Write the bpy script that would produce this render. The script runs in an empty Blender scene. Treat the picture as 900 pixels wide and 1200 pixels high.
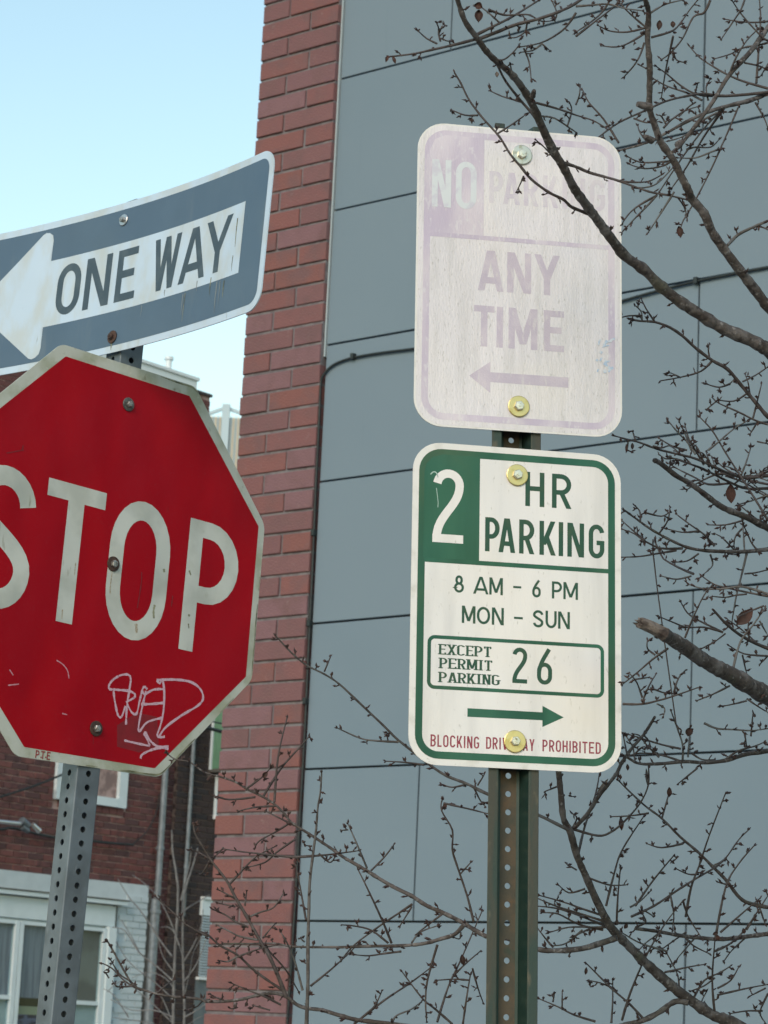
import bpy, math, random
from math import radians, sin, cos, pi, sqrt, atan2
from mathutils import Vector, Matrix
import mathutils.noise as mnoise
random.seed(11)
sc = bpy.context.scene
COL = sc.collection
IN = 0.0254

# ------------------------------------------------------------------ camera
F_PX = 2981.0
M = Matrix(((0.9989087274, 0.0467049708, 0.0), (-0.0095985125, 0.2052894539, 0.9786542335), (0.0457080174, -0.9775862549, 0.2055137254)))
CAM = Vector((0, 0, 1.65))
cam = bpy.data.cameras.new('camera'); camo = bpy.data.objects.new('camera', cam); COL.objects.link(camo)
cx = M @ Vector((1, 0, 0)); cy = M @ Vector((0, -1, 0)); cz = M @ Vector((0, 0, -1))
R3 = Matrix((cx, cy, cz)).transposed()
camo.matrix_world = Matrix.Translation(CAM) @ R3.to_4x4()
cam.sensor_fit = 'HORIZONTAL'; cam.sensor_width = 36.0; cam.lens = F_PX / 900 * 36.0
cam.clip_start = 0.1; cam.clip_end = 5000
cam.dof.use_dof = True; cam.dof.focus_distance = 4.0; cam.dof.aperture_fstop = 30.0
sc.camera = camo

# ------------------------------------------------------------------ sky, sun, exposure
SUN_EL, SUN_AZ = radians(27), radians(200)      # azimuth clockwise from +Y: behind the camera
w = bpy.data.worlds.new('World'); sc.world = w; w.use_nodes = True
nt = w.node_tree; nt.nodes.clear()
sky = nt.nodes.new('ShaderNodeTexSky'); sky.sky_type = 'NISHITA'; sky.sun_disc = False
sky.sun_elevation = SUN_EL; sky.sun_rotation = SUN_AZ
sky.air_density = 1.6; sky.dust_density = 0.2; sky.ozone_density = 1.5
bg = nt.nodes.new('ShaderNodeBackground'); bg.inputs[1].default_value = 0.118
wo = nt.nodes.new('ShaderNodeOutputWorld')
tint = nt.nodes.new('ShaderNodeMix'); tint.data_type = 'RGBA'; tint.blend_type = 'MULTIPLY'; tint.inputs[0].default_value = 1.0; tint.inputs[7].default_value = (.985, .99, .905, 1)   # white balance
nt.links.new(sky.outputs[0], tint.inputs[6]); nt.links.new(tint.outputs[2], bg.inputs[0]); nt.links.new(bg.outputs[0], wo.inputs[0])
sl = bpy.data.lights.new('sun', 'SUN'); sl.energy = 0.95; sl.angle = radians(24); sl.color = (1.0, 0.80, 0.66)
slo = bpy.data.objects.new('sun', sl); COL.objects.link(slo)
sd = Vector((sin(SUN_AZ) * cos(SUN_EL), cos(SUN_AZ) * cos(SUN_EL), sin(SUN_EL)))
slo.rotation_euler = sd.to_track_quat('Z', 'Y').to_euler(); slo.location = sd * 30
sc.view_settings.view_transform = 'Standard'; sc.view_settings.look = 'None'
sc.view_settings.exposure = 0.9; sc.view_settings.gamma = 1.0

# ------------------------------------------------------------------ helpers
def ray(px, py): return M @ Vector(((px - 450) / F_PX, (py - 600) / F_PX, 1.0))
def at(px, py, d): return CAM + ray(px, py) * d
def cam_depth(p): return (p - CAM).dot(-cz)
def tag(o, label=None, cat=None, group=None, kind=None):
    if label: o['label'] = label
    if cat: o['category'] = cat
    if group: o['group'] = group
    if kind: o['kind'] = kind
    return o
def thing(name, label, cat, mw=None, group=None):
    o = bpy.data.objects.new(name, None); COL.objects.link(o); o.empty_display_size = 0.1
    if mw is not None: o.matrix_world = mw
    return tag(o, label, cat, group)
def link(name, me, parent=None, label=None, loc=None):
    o = bpy.data.objects.new(name, me); COL.objects.link(o)
    if parent is not None: o.parent = parent
    if loc is not None: o.location = loc
    if label: o['label'] = label
    return o
class MB:
    def __init__(s): s.v = []; s.f = []; s.sm = []
    def add(s, vs, fs, smooth=False):
        b = len(s.v); s.v += [tuple(x) for x in vs]
        for f in fs: s.f.append(tuple(i + b for i in f)); s.sm.append(smooth)
    def box(s, x0, x1, y0, y1, z0, z1, fn=None):
        vs = [(x, y, z) for z in (z0, z1) for y in (y0, y1) for x in (x0, x1)]
        if fn: vs = [fn(*p) for p in vs]
        s.add(vs, [(0, 2, 3, 1), (4, 5, 7, 6), (0, 1, 5, 4), (2, 6, 7, 3), (0, 4, 6, 2), (1, 3, 7, 5)])
    def prism(s, pts, h0, h1, fn=None):          # polygon in xy, extruded in z
        n = len(pts); vs = [(x, y, h0) for x, y in pts] + [(x, y, h1) for x, y in pts]
        if fn: vs = [fn(*p) for p in vs]
        s.add(vs, [tuple(range(n - 1, -1, -1)), tuple(range(n, 2 * n))] + [(i, (i + 1) % n, n + (i + 1) % n, n + i) for i in range(n)])
    def tube(s, pts, rads, sides=7, smooth=True, cap=True):
        pts = [Vector(p) for p in pts]; n = len(pts)
        t0 = (pts[1] - pts[0]).normalized(); ref = Vector((0, 0, 1)) if abs(t0.z) < .9 else Vector((1, 0, 0))
        nrm = t0.cross(ref).normalized(); vs = []
        for i in range(n):
            t = (pts[min(i + 1, n - 1)] - pts[max(i - 1, 0)]).normalized()
            nrm = (nrm - t * nrm.dot(t)).normalized(); bn = t.cross(nrm)
            r = rads[i] if hasattr(rads, '__len__') else rads
            for k in range(sides):
                a = 2 * pi * k / sides; vs.append(pts[i] + (nrm * cos(a) + bn * sin(a)) * r)
        fs = [(i * sides + k, i * sides + (k + 1) % sides, (i + 1) * sides + (k + 1) % sides, (i + 1) * sides + k) for i in range(n - 1) for k in range(sides)]
        s.add(vs, fs, smooth)
        if cap: s.add(vs[:sides], [tuple(range(sides - 1, -1, -1))]); s.add(vs[-sides:], [tuple(range(sides))])
    def mesh(s, name, mat=None):
        me = bpy.data.meshes.new(name); me.from_pydata(s.v, [], s.f); me.update()
        me.polygons.foreach_set('use_smooth', s.sm)
        if mat: me.materials.append(mat)
        return me
    def build(s, name, mat, parent=None, label=None): return link(name, s.mesh(name, mat), parent, label)

# ------------------------------------------------------------------ materials
MATS = {}
def mat(name, col, rough=.6, metal=0., col2=None, nscale=8., npos=(.4, .6), detail=6., stretch=(1, 1, 1), layers=(), bump=0., bscale=60., bstretch=(1, 1, 1), spec=.5, rand=None, bdist=.001, coat=0., warp=0.):
    """col/col2 mixed by noise; layers = extra (color, scale, lo, hi, stretch, amount); rand = list of colours chosen per object"""
    m = bpy.data.materials.new(name); m.use_nodes = True; n = m.node_tree.nodes; l = m.node_tree.links
    b = n['Principled BSDF']; b.inputs['Roughness'].default_value = rough; b.inputs['Metallic'].default_value = metal
    b.inputs['Specular IOR Level'].default_value = spec; b.inputs['Coat Weight'].default_value = coat
    tc = n.new('ShaderNodeTexCoord')
    oi = n.new('ShaderNodeObjectInfo')
    def noise(scale, st, det, seedobj=True):
        mp = n.new('ShaderNodeMapping'); mp.inputs['Scale'].default_value = st
        l.new(tc.outputs['Object'], mp.inputs[0])
        t = n.new('ShaderNodeTexNoise'); t.inputs['Scale'].default_value = scale; t.inputs['Detail'].default_value = det
        t.noise_dimensions = '4D'
        if seedobj:
            mu = n.new('ShaderNodeMath'); mu.operation = 'MULTIPLY'; mu.inputs[1].default_value = 37.0
            l.new(oi.outputs['Random'], mu.inputs[0]); l.new(mu.outputs[0], t.inputs['W'])
        l.new(mp.outputs[0], t.inputs['Vector']); return t.outputs['Fac']
    def ramp(src, lo, hi):
        r = n.new('ShaderNodeMapRange'); r.inputs[1].default_value = lo; r.inputs[2].default_value = hi
        r.interpolation_type = 'SMOOTHSTEP'; l.new(src, r.inputs[0]); return r.outputs[0]
    def mix(fac, a, c, amount=1.):
        x = n.new('ShaderNodeMix'); x.data_type = 'RGBA'
        if amount != 1.:
            mu = n.new('ShaderNodeMath'); mu.operation = 'MULTIPLY'; mu.inputs[1].default_value = amount; l.new(fac, mu.inputs[0]); fac = mu.outputs[0]
        l.new(fac, x.inputs[0])
        for s_, val in ((6, a), (7, c)):
            if isinstance(val, tuple): x.inputs[s_].default_value = (*val, 1)
            else: l.new(val, x.inputs[s_])
        return x.outputs[2]
    cur = col
    if rand:
        cr = n.new('ShaderNodeValToRGB'); cr.color_ramp.interpolation = 'CONSTANT'
        while len(cr.color_ramp.elements) < len(rand): cr.color_ramp.elements.new(.5)
        for i, c in enumerate(rand): cr.color_ramp.elements[i].position = i / len(rand); cr.color_ramp.elements[i].color = (*c, 1)
        l.new(oi.outputs['Random'], cr.inputs[0]); cur = cr.outputs[0]
    if col2: cur = mix(ramp(noise(nscale, stretch, detail), *npos), cur, col2)
    for (c, s_, lo, hi, st, am) in layers: cur = mix(ramp(noise(s_, st, 5.), lo, hi), cur, c, am)
    if isinstance(cur, tuple): b.inputs['Base Color'].default_value = (*cur, 1)
    else: l.new(cur, b.inputs['Base Color'])
    if bump:
        bp = n.new('ShaderNodeBump'); bp.inputs['Strength'].default_value = bump; bp.inputs['Distance'].default_value = bdist
        l.new(noise(bscale, bstretch, 4., False), bp.inputs['Height']); l.new(bp.outputs[0], b.inputs['Normal'])
        if warp:
            bw = n.new('ShaderNodeBump'); bw.inputs['Strength'].default_value = 1.; bw.inputs['Distance'].default_value = warp
            l.new(noise(5.5, (1, .7, 1), 1.5, False), bw.inputs['Height']); l.new(bw.outputs[0], bp.inputs['Normal'])
    MATS[name] = m; return m

WHITE_STREAK = (1, .12, 1)
mat('sheeting', (.78, .75, .73), .27, col2=(.66, .635, .62), nscale=30, npos=(.45, .72), stretch=WHITE_STREAK, layers=[((.42, .40, .36), 260, .62, .74, (1, .35, 1), .55), ((.78, .72, .62), 6, .5, .75, (1, 1, 1), .5)], bump=.25, bscale=420, bstretch=(1, .3, 1), spec=.6, warp=.02)
mat('sheeting_edge', (.76, .74, .71), .4, col2=(.6, .58, .54), nscale=40, npos=(.5, .75), spec=.5, layers=[((.3, .28, .24), 120, .66, .74, (1, 1, 1), .5)])
mat('worn_sheeting', (.73, .695, .72), .32, col2=(.655, .625, .64), nscale=80, npos=(.4, .66), stretch=WHITE_STREAK, layers=[((.40, .38, .35), 420, .58, .70, (1, .3, 1), .5), ((.82, .80, .80), 340, .56, .68, (1, .4, 1), .4), ((.78, .73, .65), 5, .48, .7, (1, 1, 1), .4), ((.66, .67, .74), 7, .55, .72, (1, 1, 1), .4), ((.30, .28, .27), 150, .71, .77, (1, .3, 1), .6)], bump=.9, bscale=330, bstretch=(1, .3, 1), warp=.02)
mat('faded_lavender', (.53, .46, .57), .4, col2=(.66, .60, .66), nscale=25, npos=(.35, .7), stretch=(1, .4, 1), layers=[((.72, .70, .72), 180, .55, .68, (1, .5, 1), .5), ((.62, .38, .44), 4.5, .57, .72, (1, 1, 1), .55)], bump=.4, bscale=380, bstretch=(1, .25, 1), warp=.02)
mat('faded_letter', (.53, .465, .55), .4, col2=(.60, .535, .60), nscale=40, npos=(.4, .7), layers=[((.68, .65, .64), 200, .55, .68, (1, .3, 1), .5)], bump=.4, bscale=380, warp=.02)
mat('ghost_letter', (.60, .535, .61), .4, col2=(.66, .61, .65), nscale=40, npos=(.35, .6), layers=[((.70, .67, .67), 120, .5, .66, (1, .5, 1), .5)], bump=.4, bscale=380, warp=.02)
mat('ghost_white', (.66, .69, .71), .4, col2=(.60, .585, .65), nscale=60, npos=(.5, .66))
mat('pale_blue_mark', (.42, .54, .70), .4, col2=(.62, .66, .72), nscale=120, npos=(.4, .6))
mat('sign_green', (.013, .085, .05), .34, spec=.35, col2=(.026, .125, .074), nscale=18, npos=(.35, .65), stretch=WHITE_STREAK, layers=[((.075, .115, .05), 5, .5, .75, (1, 1, 1), .6)], bump=.15, bscale=420, warp=.02)
mat('sign_green_ink', (.028, .085, .055), .4, spec=.25, col2=(.05, .095, .055), nscale=60, npos=(.45, .7), layers=[((.3, .32, .28), 500, .68, .75, (1, .4, 1), .4)])
mat('sign_maroon_ink', (.26, .03, .055), .4, col2=(.38, .1, .12), nscale=200, npos=(.5, .7))
mat('stop_red', (.37, .002, .010), .36, col2=(.335, .003, .012), nscale=14, npos=(.35, .7), stretch=(1, .3, 1), layers=[((.29, .005, .012), 30, .62, .75, (1, .15, 1), .5), ((.10, .03, .02), 90, .71, .77, (1, .2, 1), .6), ((.30, .02, .03), 260, .55, .7, (1, 1, 1), .35)], bump=.1, bscale=300, spec=.12, warp=.02)
mat('stop_white', (.60, .62, .57), .45, col2=(.47, .49, .44), nscale=14, npos=(.4, .68), layers=[((.24, .22, .15), 60, .66, .75, (1, .3, 1), .7), ((.30, .31, .2), 26, .64, .78, (1, 1, 1), .5)], bump=.1, bscale=300, warp=.02)
mat('stop_edge', (.52, .54, .48), .55, col2=(.36, .38, .28), nscale=16, npos=(.42, .66), layers=[((.13, .13, .07), 40, .60, .74, (1, 1, 1), .8), ((.62, .62, .58), 90, .58, .7, (1, 1, 1), .4)], bump=.3, bscale=200)
mat('grime_edge', (.10, .105, .06), .8, col2=(.3, .3, .2), nscale=45, npos=(.4, .62))
mat('oneway_field', (.074, .124, .182), .4, col2=(.084, .138, .198), nscale=10, npos=(.35, .7), layers=[((.14, .18, .21), 30, .58, .75, (1, .18, 1), .45), ((.04, .05, .05), 50, .7, .78, (1, .1, 1), .6)], bump=.1, bscale=300, warp=.02)
mat('oneway_letter', (.045, .072, .095), .42, col2=(.07, .10, .12), nscale=30, npos=(.45, .7))
mat('oneway_white', (.52, .64, .76), .38, col2=(.50, .56, .58), nscale=22, npos=(.4, .68), stretch=(1, .5, 1), layers=[((.33, .35, .30), 24, .6, .75, (1, .12, 1), .6), ((.20, .2, .15), 90, .68, .75, (1, .2, 1), .5)], bump=.2, bscale=350, warp=.02)
mat('aluminium', (.55, .56, .56), .35, metal=.9, col2=(.4, .4, .38), nscale=40, npos=(.5, .7))
mat('brass_washer', (.66, .54, .24), .32, metal=.7, col2=(.56, .43, .15), nscale=80, npos=(.5, .7), bump=.1, bscale=500)
mat('zinc_washer', (.62, .61, .52), .35, metal=.75, col2=(.45, .42, .3), nscale=120, npos=(.55, .7))
mat('brass_bolt', (.72, .70, .58), .35, metal=.7, col2=(.28, .22, .12), nscale=260, npos=(.55, .66))
mat('rusty_washer', (.10, .055, .04), .75, metal=.3, col2=(.06, .04, .035), nscale=160, npos=(.4, .6), bump=.3, bscale=500)
mat('dull_washer', (.16, .16, .15), .5, metal=.5, col2=(.09, .08, .07), nscale=150, npos=(.45, .6))
mat('steel_bolt', (.38, .39, .38), .4, metal=.7, col2=(.16, .13, .1), nscale=200, npos=(.5, .65))
mat('galvanised', (.165, .20, .23), .5, metal=.35, col2=(.12, .145, .165), nscale=22, npos=(.35, .65), layers=[((.3, .33, .35), 90, .64, .72, (1, .3, 1), .5), ((.10, .075, .05), 18, .68, .78, (1, 1, .4), .5)], bump=.15, bscale=200)
mat('green_post_steel', (.010, .036, .030), .45, metal=.1, col2=(.016, .045, .036), nscale=20, npos=(.4, .6), layers=[((.11, .09, .055), 30, .62, .70, (1, .12, 1), .5)], bump=.3, bscale=150)
mat('worn_post_web', (.105, .080, .050), .65, metal=.1, col2=(.075, .068, .048), nscale=45, npos=(.4, .62), layers=[((.24, .11, .04), 14, .58, .72, (1, 1, .2), .7), ((.03, .06, .045), 26, .62, .72, (1, 1, .4), .7)], bump=.4, bscale=250)
mat('worn_post_flange', (.058, .058, .043), .6, metal=.1, col2=(.03, .055, .045), nscale=40, npos=(.42, .6), layers=[((.14, .12, .08), 60, .58, .68, (1, .3, 1), .6), ((.012, .035, .03), 14, .56, .66, (1, .25, 1), .7)], stretch=(1, .15, 1), bump=.4, bscale=250)
mat('grey_panel', (.171, .231, .276), .6, rand=[(.165, .225, .271), (.173, .232, .277), (.168, .228, .273), (.178, .236, .280), (.171, .229, .275)], col2=(.18, .239, .284), nscale=1.4, npos=(.3, .7), layers=[((.15, .205, .235), 5, .62, .85, (3, 3, .35), .5), ((.205, .265, .29), 26, .62, .75, (1, 1, 1), .25)], bump=.12, bscale=180, spec=.35)
mat('dark_gap', (.03, .035, .037), .8)
mat('pier_mortar', (.20, .185, .195), .9, col2=(.14, .125, .135), nscale=20, npos=(.4, .6), bump=.5, bscale=120, bdist=.003)
mat('pier_brick', (.2, .09, .08), .85, rand=[(.205, .088, .083), (.198, .096, .097), (.186, .090, .092), (.212, .087, .076), (.206, .110, .120), (.206, .091, .089), (.192, .098, .105), (.218, .090, .082)], col2=(.165, .088, .088), nscale=9, npos=(.42, .75), layers=[((.07, .045, .045), 80, .66, .74, (1, 1, 1), .7), ((.25, .165, .155), 40, .60, .75, (1, 1, 1), .5), ((.13, .075, .075), 5, .55, .75, (1, 1, 1), .5)], bump=1.0, bscale=110, bdist=.004)
mat('house_mortar', (.44, .31, .28), .9, col2=(.26, .18, .165), nscale=12, npos=(.4, .6), bump=.3, bscale=90)
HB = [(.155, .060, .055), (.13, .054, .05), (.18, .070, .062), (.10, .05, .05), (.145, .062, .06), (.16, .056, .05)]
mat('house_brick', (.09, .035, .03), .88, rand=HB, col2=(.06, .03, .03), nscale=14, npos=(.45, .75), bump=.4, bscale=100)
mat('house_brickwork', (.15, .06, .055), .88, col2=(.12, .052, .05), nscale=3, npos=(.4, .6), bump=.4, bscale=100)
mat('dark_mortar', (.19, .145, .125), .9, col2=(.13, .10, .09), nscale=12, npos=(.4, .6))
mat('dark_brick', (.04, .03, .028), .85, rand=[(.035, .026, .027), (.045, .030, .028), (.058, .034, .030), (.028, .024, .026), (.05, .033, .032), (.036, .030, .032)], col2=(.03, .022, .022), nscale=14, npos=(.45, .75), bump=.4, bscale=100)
mat('painted_white_brick', (.56, .64, .67), .7, col2=(.50, .58, .61), nscale=8, npos=(.4, .7), bump=.4, bscale=60)
mat('white_trim', (.66, .76, .79), .5, col2=(.60, .70, .73), nscale=6, npos=(.4, .7))
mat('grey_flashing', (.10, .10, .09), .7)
mat('curtain', (.36, .37, .44), .9, col2=(.24, .26, .33), nscale=5, npos=(.4, .6), stretch=(6, 6, .4))
mat('dim_room', (.20, .19, .19), .9, col2=(.30, .29, .28), nscale=3, npos=(.4, .6))
mat('olive_cloth', (.035, .045, .03), .9); mat('cream_cloth', (.42, .43, .3), .9)
mat('blue_cloth', (.16, .18, .30), .9, col2=(.05, .05, .09), nscale=9, npos=(.45, .55), stretch=(1, 1, 3))
mat('downpipe_grey', (.22, .26, .29), .5, metal=.3, col2=(.17, .2, .22), nscale=20, npos=(.4, .6))
mat('green_siding', (.17, .33, .22), .5, col2=(.14, .28, .19), nscale=10, npos=(.4, .6))
mat('louver_grey', (.42, .50, .53), .5); mat('slate_door', (.10, .13, .145), .6, col2=(.13, .16, .17), nscale=8, npos=(.4, .6))
mat('black_rubber', (.012, .016, .018), .55, col2=(.02, .03, .03), nscale=60, npos=(.4, .6)); mat('silver_metal', (.6, .62, .62), .3, metal=.8)
mat('coping_dark', (.05, .045, .045), .7); mat('coping_white', (.72, .78, .79), .5)
mat('tower_white', (.88, .90, .88), .6); mat('tower_tan', (.74, .66, .52), .6); mat('tower_blue', (.42, .55, .62), .5)  # tower tones are paled to stand in for haze and overexposure
mat('bark', (.06, .048, .042), .85, col2=(.135, .122, .118), nscale=38, npos=(.42, .66), layers=[((.25, .24, .235), 150, .58, .68, (1, 1, 1), .7), ((.03, .022, .02), 90, .53, .64, (1, 1, 1), .8), ((.10, .105, .075), 18, .60, .72, (1, 1, 1), .5)], bump=1.0, bscale=160, bdist=.003)
mat('young_bark', (.052, .040, .036), .75, col2=(.085, .07, .066), nscale=90, npos=(.45, .65), layers=[((.05, .03, .028), 60, .55, .7, (1, 1, 1), .6)], bump=.4, bscale=200)
mat('grey_twig', (.11, .105, .10), .8, col2=(.07, .06, .055), nscale=80, npos=(.45, .6))
mat('buds', (.035, .020, .018), .7, col2=(.06, .032, .026), nscale=120, npos=(.4, .6))
mat('heartwood', (.175, .145, .125), .8, col2=(.05, .034, .028), nscale=60, npos=(.4, .6), stretch=(1, 1, 1), bump=.8, bscale=200, bdist=.003)
mat('dead_leaf', (.07, .028, .02), .7, col2=(.035, .018, .014), nscale=60, npos=(.4, .6))
mat('sapling_bark', (.24, .245, .25), .8, col2=(.17, .17, .175), nscale=20, npos=(.4, .6))
mat('marker', (.62, .42, .50), .5, col2=(.42, .14, .2), nscale=400, npos=(.5, .7)); mat('red_marker', (.28, .03, .03), .5)
mat('drip_grey', (.22, .25, .26), .6, col2=(.2, .23, .24), nscale=100, npos=(.4, .6)); mat('rust_run', (.34, .27, .18), .7, col2=(.5, .46, .38), nscale=300, npos=(.4, .6)); mat('scuff', (.55, .25, .3), .5); mat('scratch_green', (.38, .52, .46), .5); mat('sooty_patch', (.235, .006, .014), .5, col2=(.20, .006, .013), nscale=40, npos=(.4, .6))
mat('asphalt', (.05, .05, .052), .9, col2=(.065, .065, .065), nscale=4, npos=(.4, .6), bump=.5, bscale=80)
mat('concrete', (.30, .29, .27), .9, col2=(.25, .24, .23), nscale=3, npos=(.4, .6), bump=.4, bscale=60)

# ------------------------------------------------------------------ setting: ground and pavement
def sheet(name, x0, x1, y0, y1, z, m):
    b = MB(); b.add([(x0, y0, z), (x1, y0, z), (x1, y1, z), (x0, y1, z)], [(0, 1, 2, 3)]); return tag(b.build(name, m), kind='structure')
sheet('ground', -1500, 1500, -1500, 1500, -.13, MATS['asphalt'])

# the two street directions
D1 = Vector((.7715911, -.63611884, 0))    # along the grey wall, towards its near end
D2 = Vector((.63611884, .7715911, 0))     # along the brick row houses, away from the camera
UPZ = Vector((0, 0, 1))
P0 = Vector((-.32168815, 11.7469419, 0)); N1 = Vector((-D2.x, -D2.y, 0))     # grey wall plane, outward normal
Q0v = at(110, 1000, 26.0); Q0 = Vector((Q0v.x, Q0v.y, 0)); N2 = D1.copy()     # brick facade plane
def frame(origin, xdir, ydir, zdir): 
    m = Matrix((xdir, ydir, zdir)).transposed().to_4x4(); m.translation = origin; return m
# pavement: slab along the grey wall, under both sign posts, kerb edges real
pav = MB(); pav.box(-3.2, 8.0, -.2, 12.5, -.12, 0.0)
po = pav.build('pavement', MATS['concrete']); po.matrix_world = frame(P0, D1, N1, UPZ); tag(po, kind='structure')
pav2 = MB(); pav2.box(-16, 9, .02, 2.6, -.12, 0.0)
po2 = pav2.build('far_pavement', MATS['concrete']); po2.matrix_world = frame(Q0, D2, N2, UPZ); tag(po2, kind='structure')

# ------------------------------------------------------------------ grey panelled building
# local frame: x along D1 (s), y outward normal, z up
bld = thing('panelled_building', 'building clad in flat blue grey panels with a red brick pier at its left corner', 'building', frame(P0, D1, N1, UPZ))
core = MB(); core.box(-.50, 14, -6.0, -.03, 0, 9.6); core.build('wall_core', MATS['dark_gap'], bld)
LZ = [6.265, 5.590, 4.915, 4.245, 3.566, 2.885, 2.193]
zl = [9.64, 8.965, 8.29, 7.615, 6.94] + LZ + [1.50, .82, .14]
G = .0048
pm = {}
for r in range(len(zl) - 1):
    z1, z0 = zl[r], zl[r + 1]
    k = (r - 4) % 2                      # row just above the line at 6.265 is r == 4: seam family A
    xs = [.012] + [x for x in ([.69 + 2.81 * i for i in range(5)] if k == 0 else [2.10 + 2.81 * i for i in range(5)]) if x < 13.5] + [14.0]
    for i in range(len(xs) - 1):
        wd, ht = xs[i + 1] - xs[i], z1 - z0
        key = (round(wd, 3), round(ht, 3))
        if key not in pm:
            b = MB(); e = .0015
            x1 = wd - 2 * G; h1 = ht - 2 * G
            b.add([(0, -.025, 0), (x1, -.025, 0), (x1, -.025, h1), (0, -.025, h1), (0, -e, 0), (x1, -e, 0), (x1, -e, h1), (0, -e, h1), (e, 0, e), (x1 - e, 0, e), (x1 - e, 0, h1 - e), (e, 0, h1 - e)],
                  [(11, 10, 9, 8), (8, 9, 5, 4), (9, 10, 6, 5), (10, 11, 7, 6), (11, 8, 4, 7), (4, 5, 1, 0), (5, 6, 2, 1), (6, 7, 3, 2), (7, 4, 0, 3)])
            pm[key] = b.mesh('wall_panel', MATS['grey_panel'])
        o = link('wall_panel', pm[key], bld, loc=(xs[i] + G, random.uniform(-.002, .002), z0 + G)); o.rotation_euler = (random.uniform(-.0015, .0015), 0, random.uniform(-.001, .001))
# brick pier
PW, PD = .500, .028
pb = MB(); pb.box(-PW + .004, -.003, -.45, PD - .010, 0, 9.8)
pier = pb.build('brick_pier', MATS['pier_mortar'], bld)
def brick_mesh(name, L, H, D, m, e=.004, jit=0.0, seed=0):
    rr = random.Random(seed); j = lambda a: a + rr.uniform(-jit, jit)
    b = MB()
    b.add([(0, -D, 0), (L, -D, 0), (L, -D, H), (0, -D, H), (0, -e, 0), (L, -e, 0), (L, -e, H), (0, -e, H), (j(e), 0, j(e)), (L - j(e), 0, j(e)), (L - j(e), 0, H - j(e)), (j(e), 0, H - j(e))],
          [(11, 10, 9, 8), (8, 9, 5, 4), (9, 10, 6, 5), (10, 11, 7, 6), (11, 8, 4, 7), (4, 5, 1, 0), (5, 6, 2, 1), (6, 7, 3, 2), (7, 4, 0, 3)])
    return b.mesh(name, m)
CRS = .1018; J = .014
FL = (PW - .002) * .655; HL = PW - .002 - FL
bm_full = [brick_mesh('brick', FL - J, CRS - J, .3, MATS['pier_brick'], .003, .0015, i) for i in range(4)]
bm_half = [brick_mesh('brick', HL, CRS - J, .3, MATS['pier_brick'], .003, .0015, 9 + i) for i in range(4)]
zc = 3.50 - CRS * 34 + J / 2; r = 0
while zc < 9.6:
    full_left = (r % 2 == 0)
    for kx in range(2):
        isfull = (kx == 0) == full_left
        x = -PW if kx == 0 else (-PW + FL if full_left else -PW + HL + J)
        mesh = random.choice(bm_full if isfull else bm_half)
        o = link('brick', mesh, pier, loc=(x + random.uniform(-.002, .002), PD + random.uniform(-.003, .003), zc + random.uniform(-.001, .001)))
        o.rotation_euler = (0, random.uniform(-.003, .003), random.uniform(-.004, .004))
    zc += CRS; r += 1
b = MB(); b.box(.0005, .0085, -.02, .003, 4.86, 9.6); b.build('sealant', MATS['louver_grey'], bld)
# cable stapled over the wall: up the pier edge, round a bend, then along the panel
def wall_pt(px, py, out):
    P = P0; r_ = ray(px, py); t = (P - CAM).dot(N1) / r_.dot(N1); q = CAM + r_ * t; q = q + N1 * out
    return bld.matrix_world.inverted() @ q
def smooth(pts, n=6):
    out = []; P = [Vector(p) for p in pts]
    for i in range(len(P) - 1):
        a, b, c, d = P[max(i - 1, 0)], P[i], P[i + 1], P[min(i + 2, len(P) - 1)]
        for k in range(n):
            t = k / n; out.append(.5 * ((2 * b) + (c - a) * t + (2 * a - 5 * b + 4 * c - d) * t * t + (3 * b - a - 3 * c + d) * t ** 3))
    out.append(P[-1]); return out
bpy.context.view_layer.update()
cpx = [(338.5, 1200), (346.5, 1080), (351, 1000), (355, 930), (359.5, 850), (363.5, 760), (365, 730), (367.5, 680), (370, 620), (372, 570), (375.5, 500), (377.5, 452), (380, 442), (389, 431), (402, 424), (420, 419), (450, 414), (486, 409.5), (540, 401), (600, 389), (660, 374), (729, 354), (775, 341), (820, 330), (860, 322), (900, 314.5), (1000, 297)]
cb = MB(); cb.tube(smooth([wall_pt(x, y, .012) for x, y in cpx]), .0062, 6)
cab = cb.build('cable', MATS['black_rubber'], bld, 'black cable running up the pier edge and along the panels')
for x, y in [(416, 418.5), (370, 625), (360.5, 822), (365, 731), (818, 330)]:
    c = wall_pt(x, y, .014); b = MB(); b.box(-.009, .009, -.012, .012, -.014, .014); link('cable_clip', b.mesh('cable_clip', MATS['black_rubber']), cab, loc=c)

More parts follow.
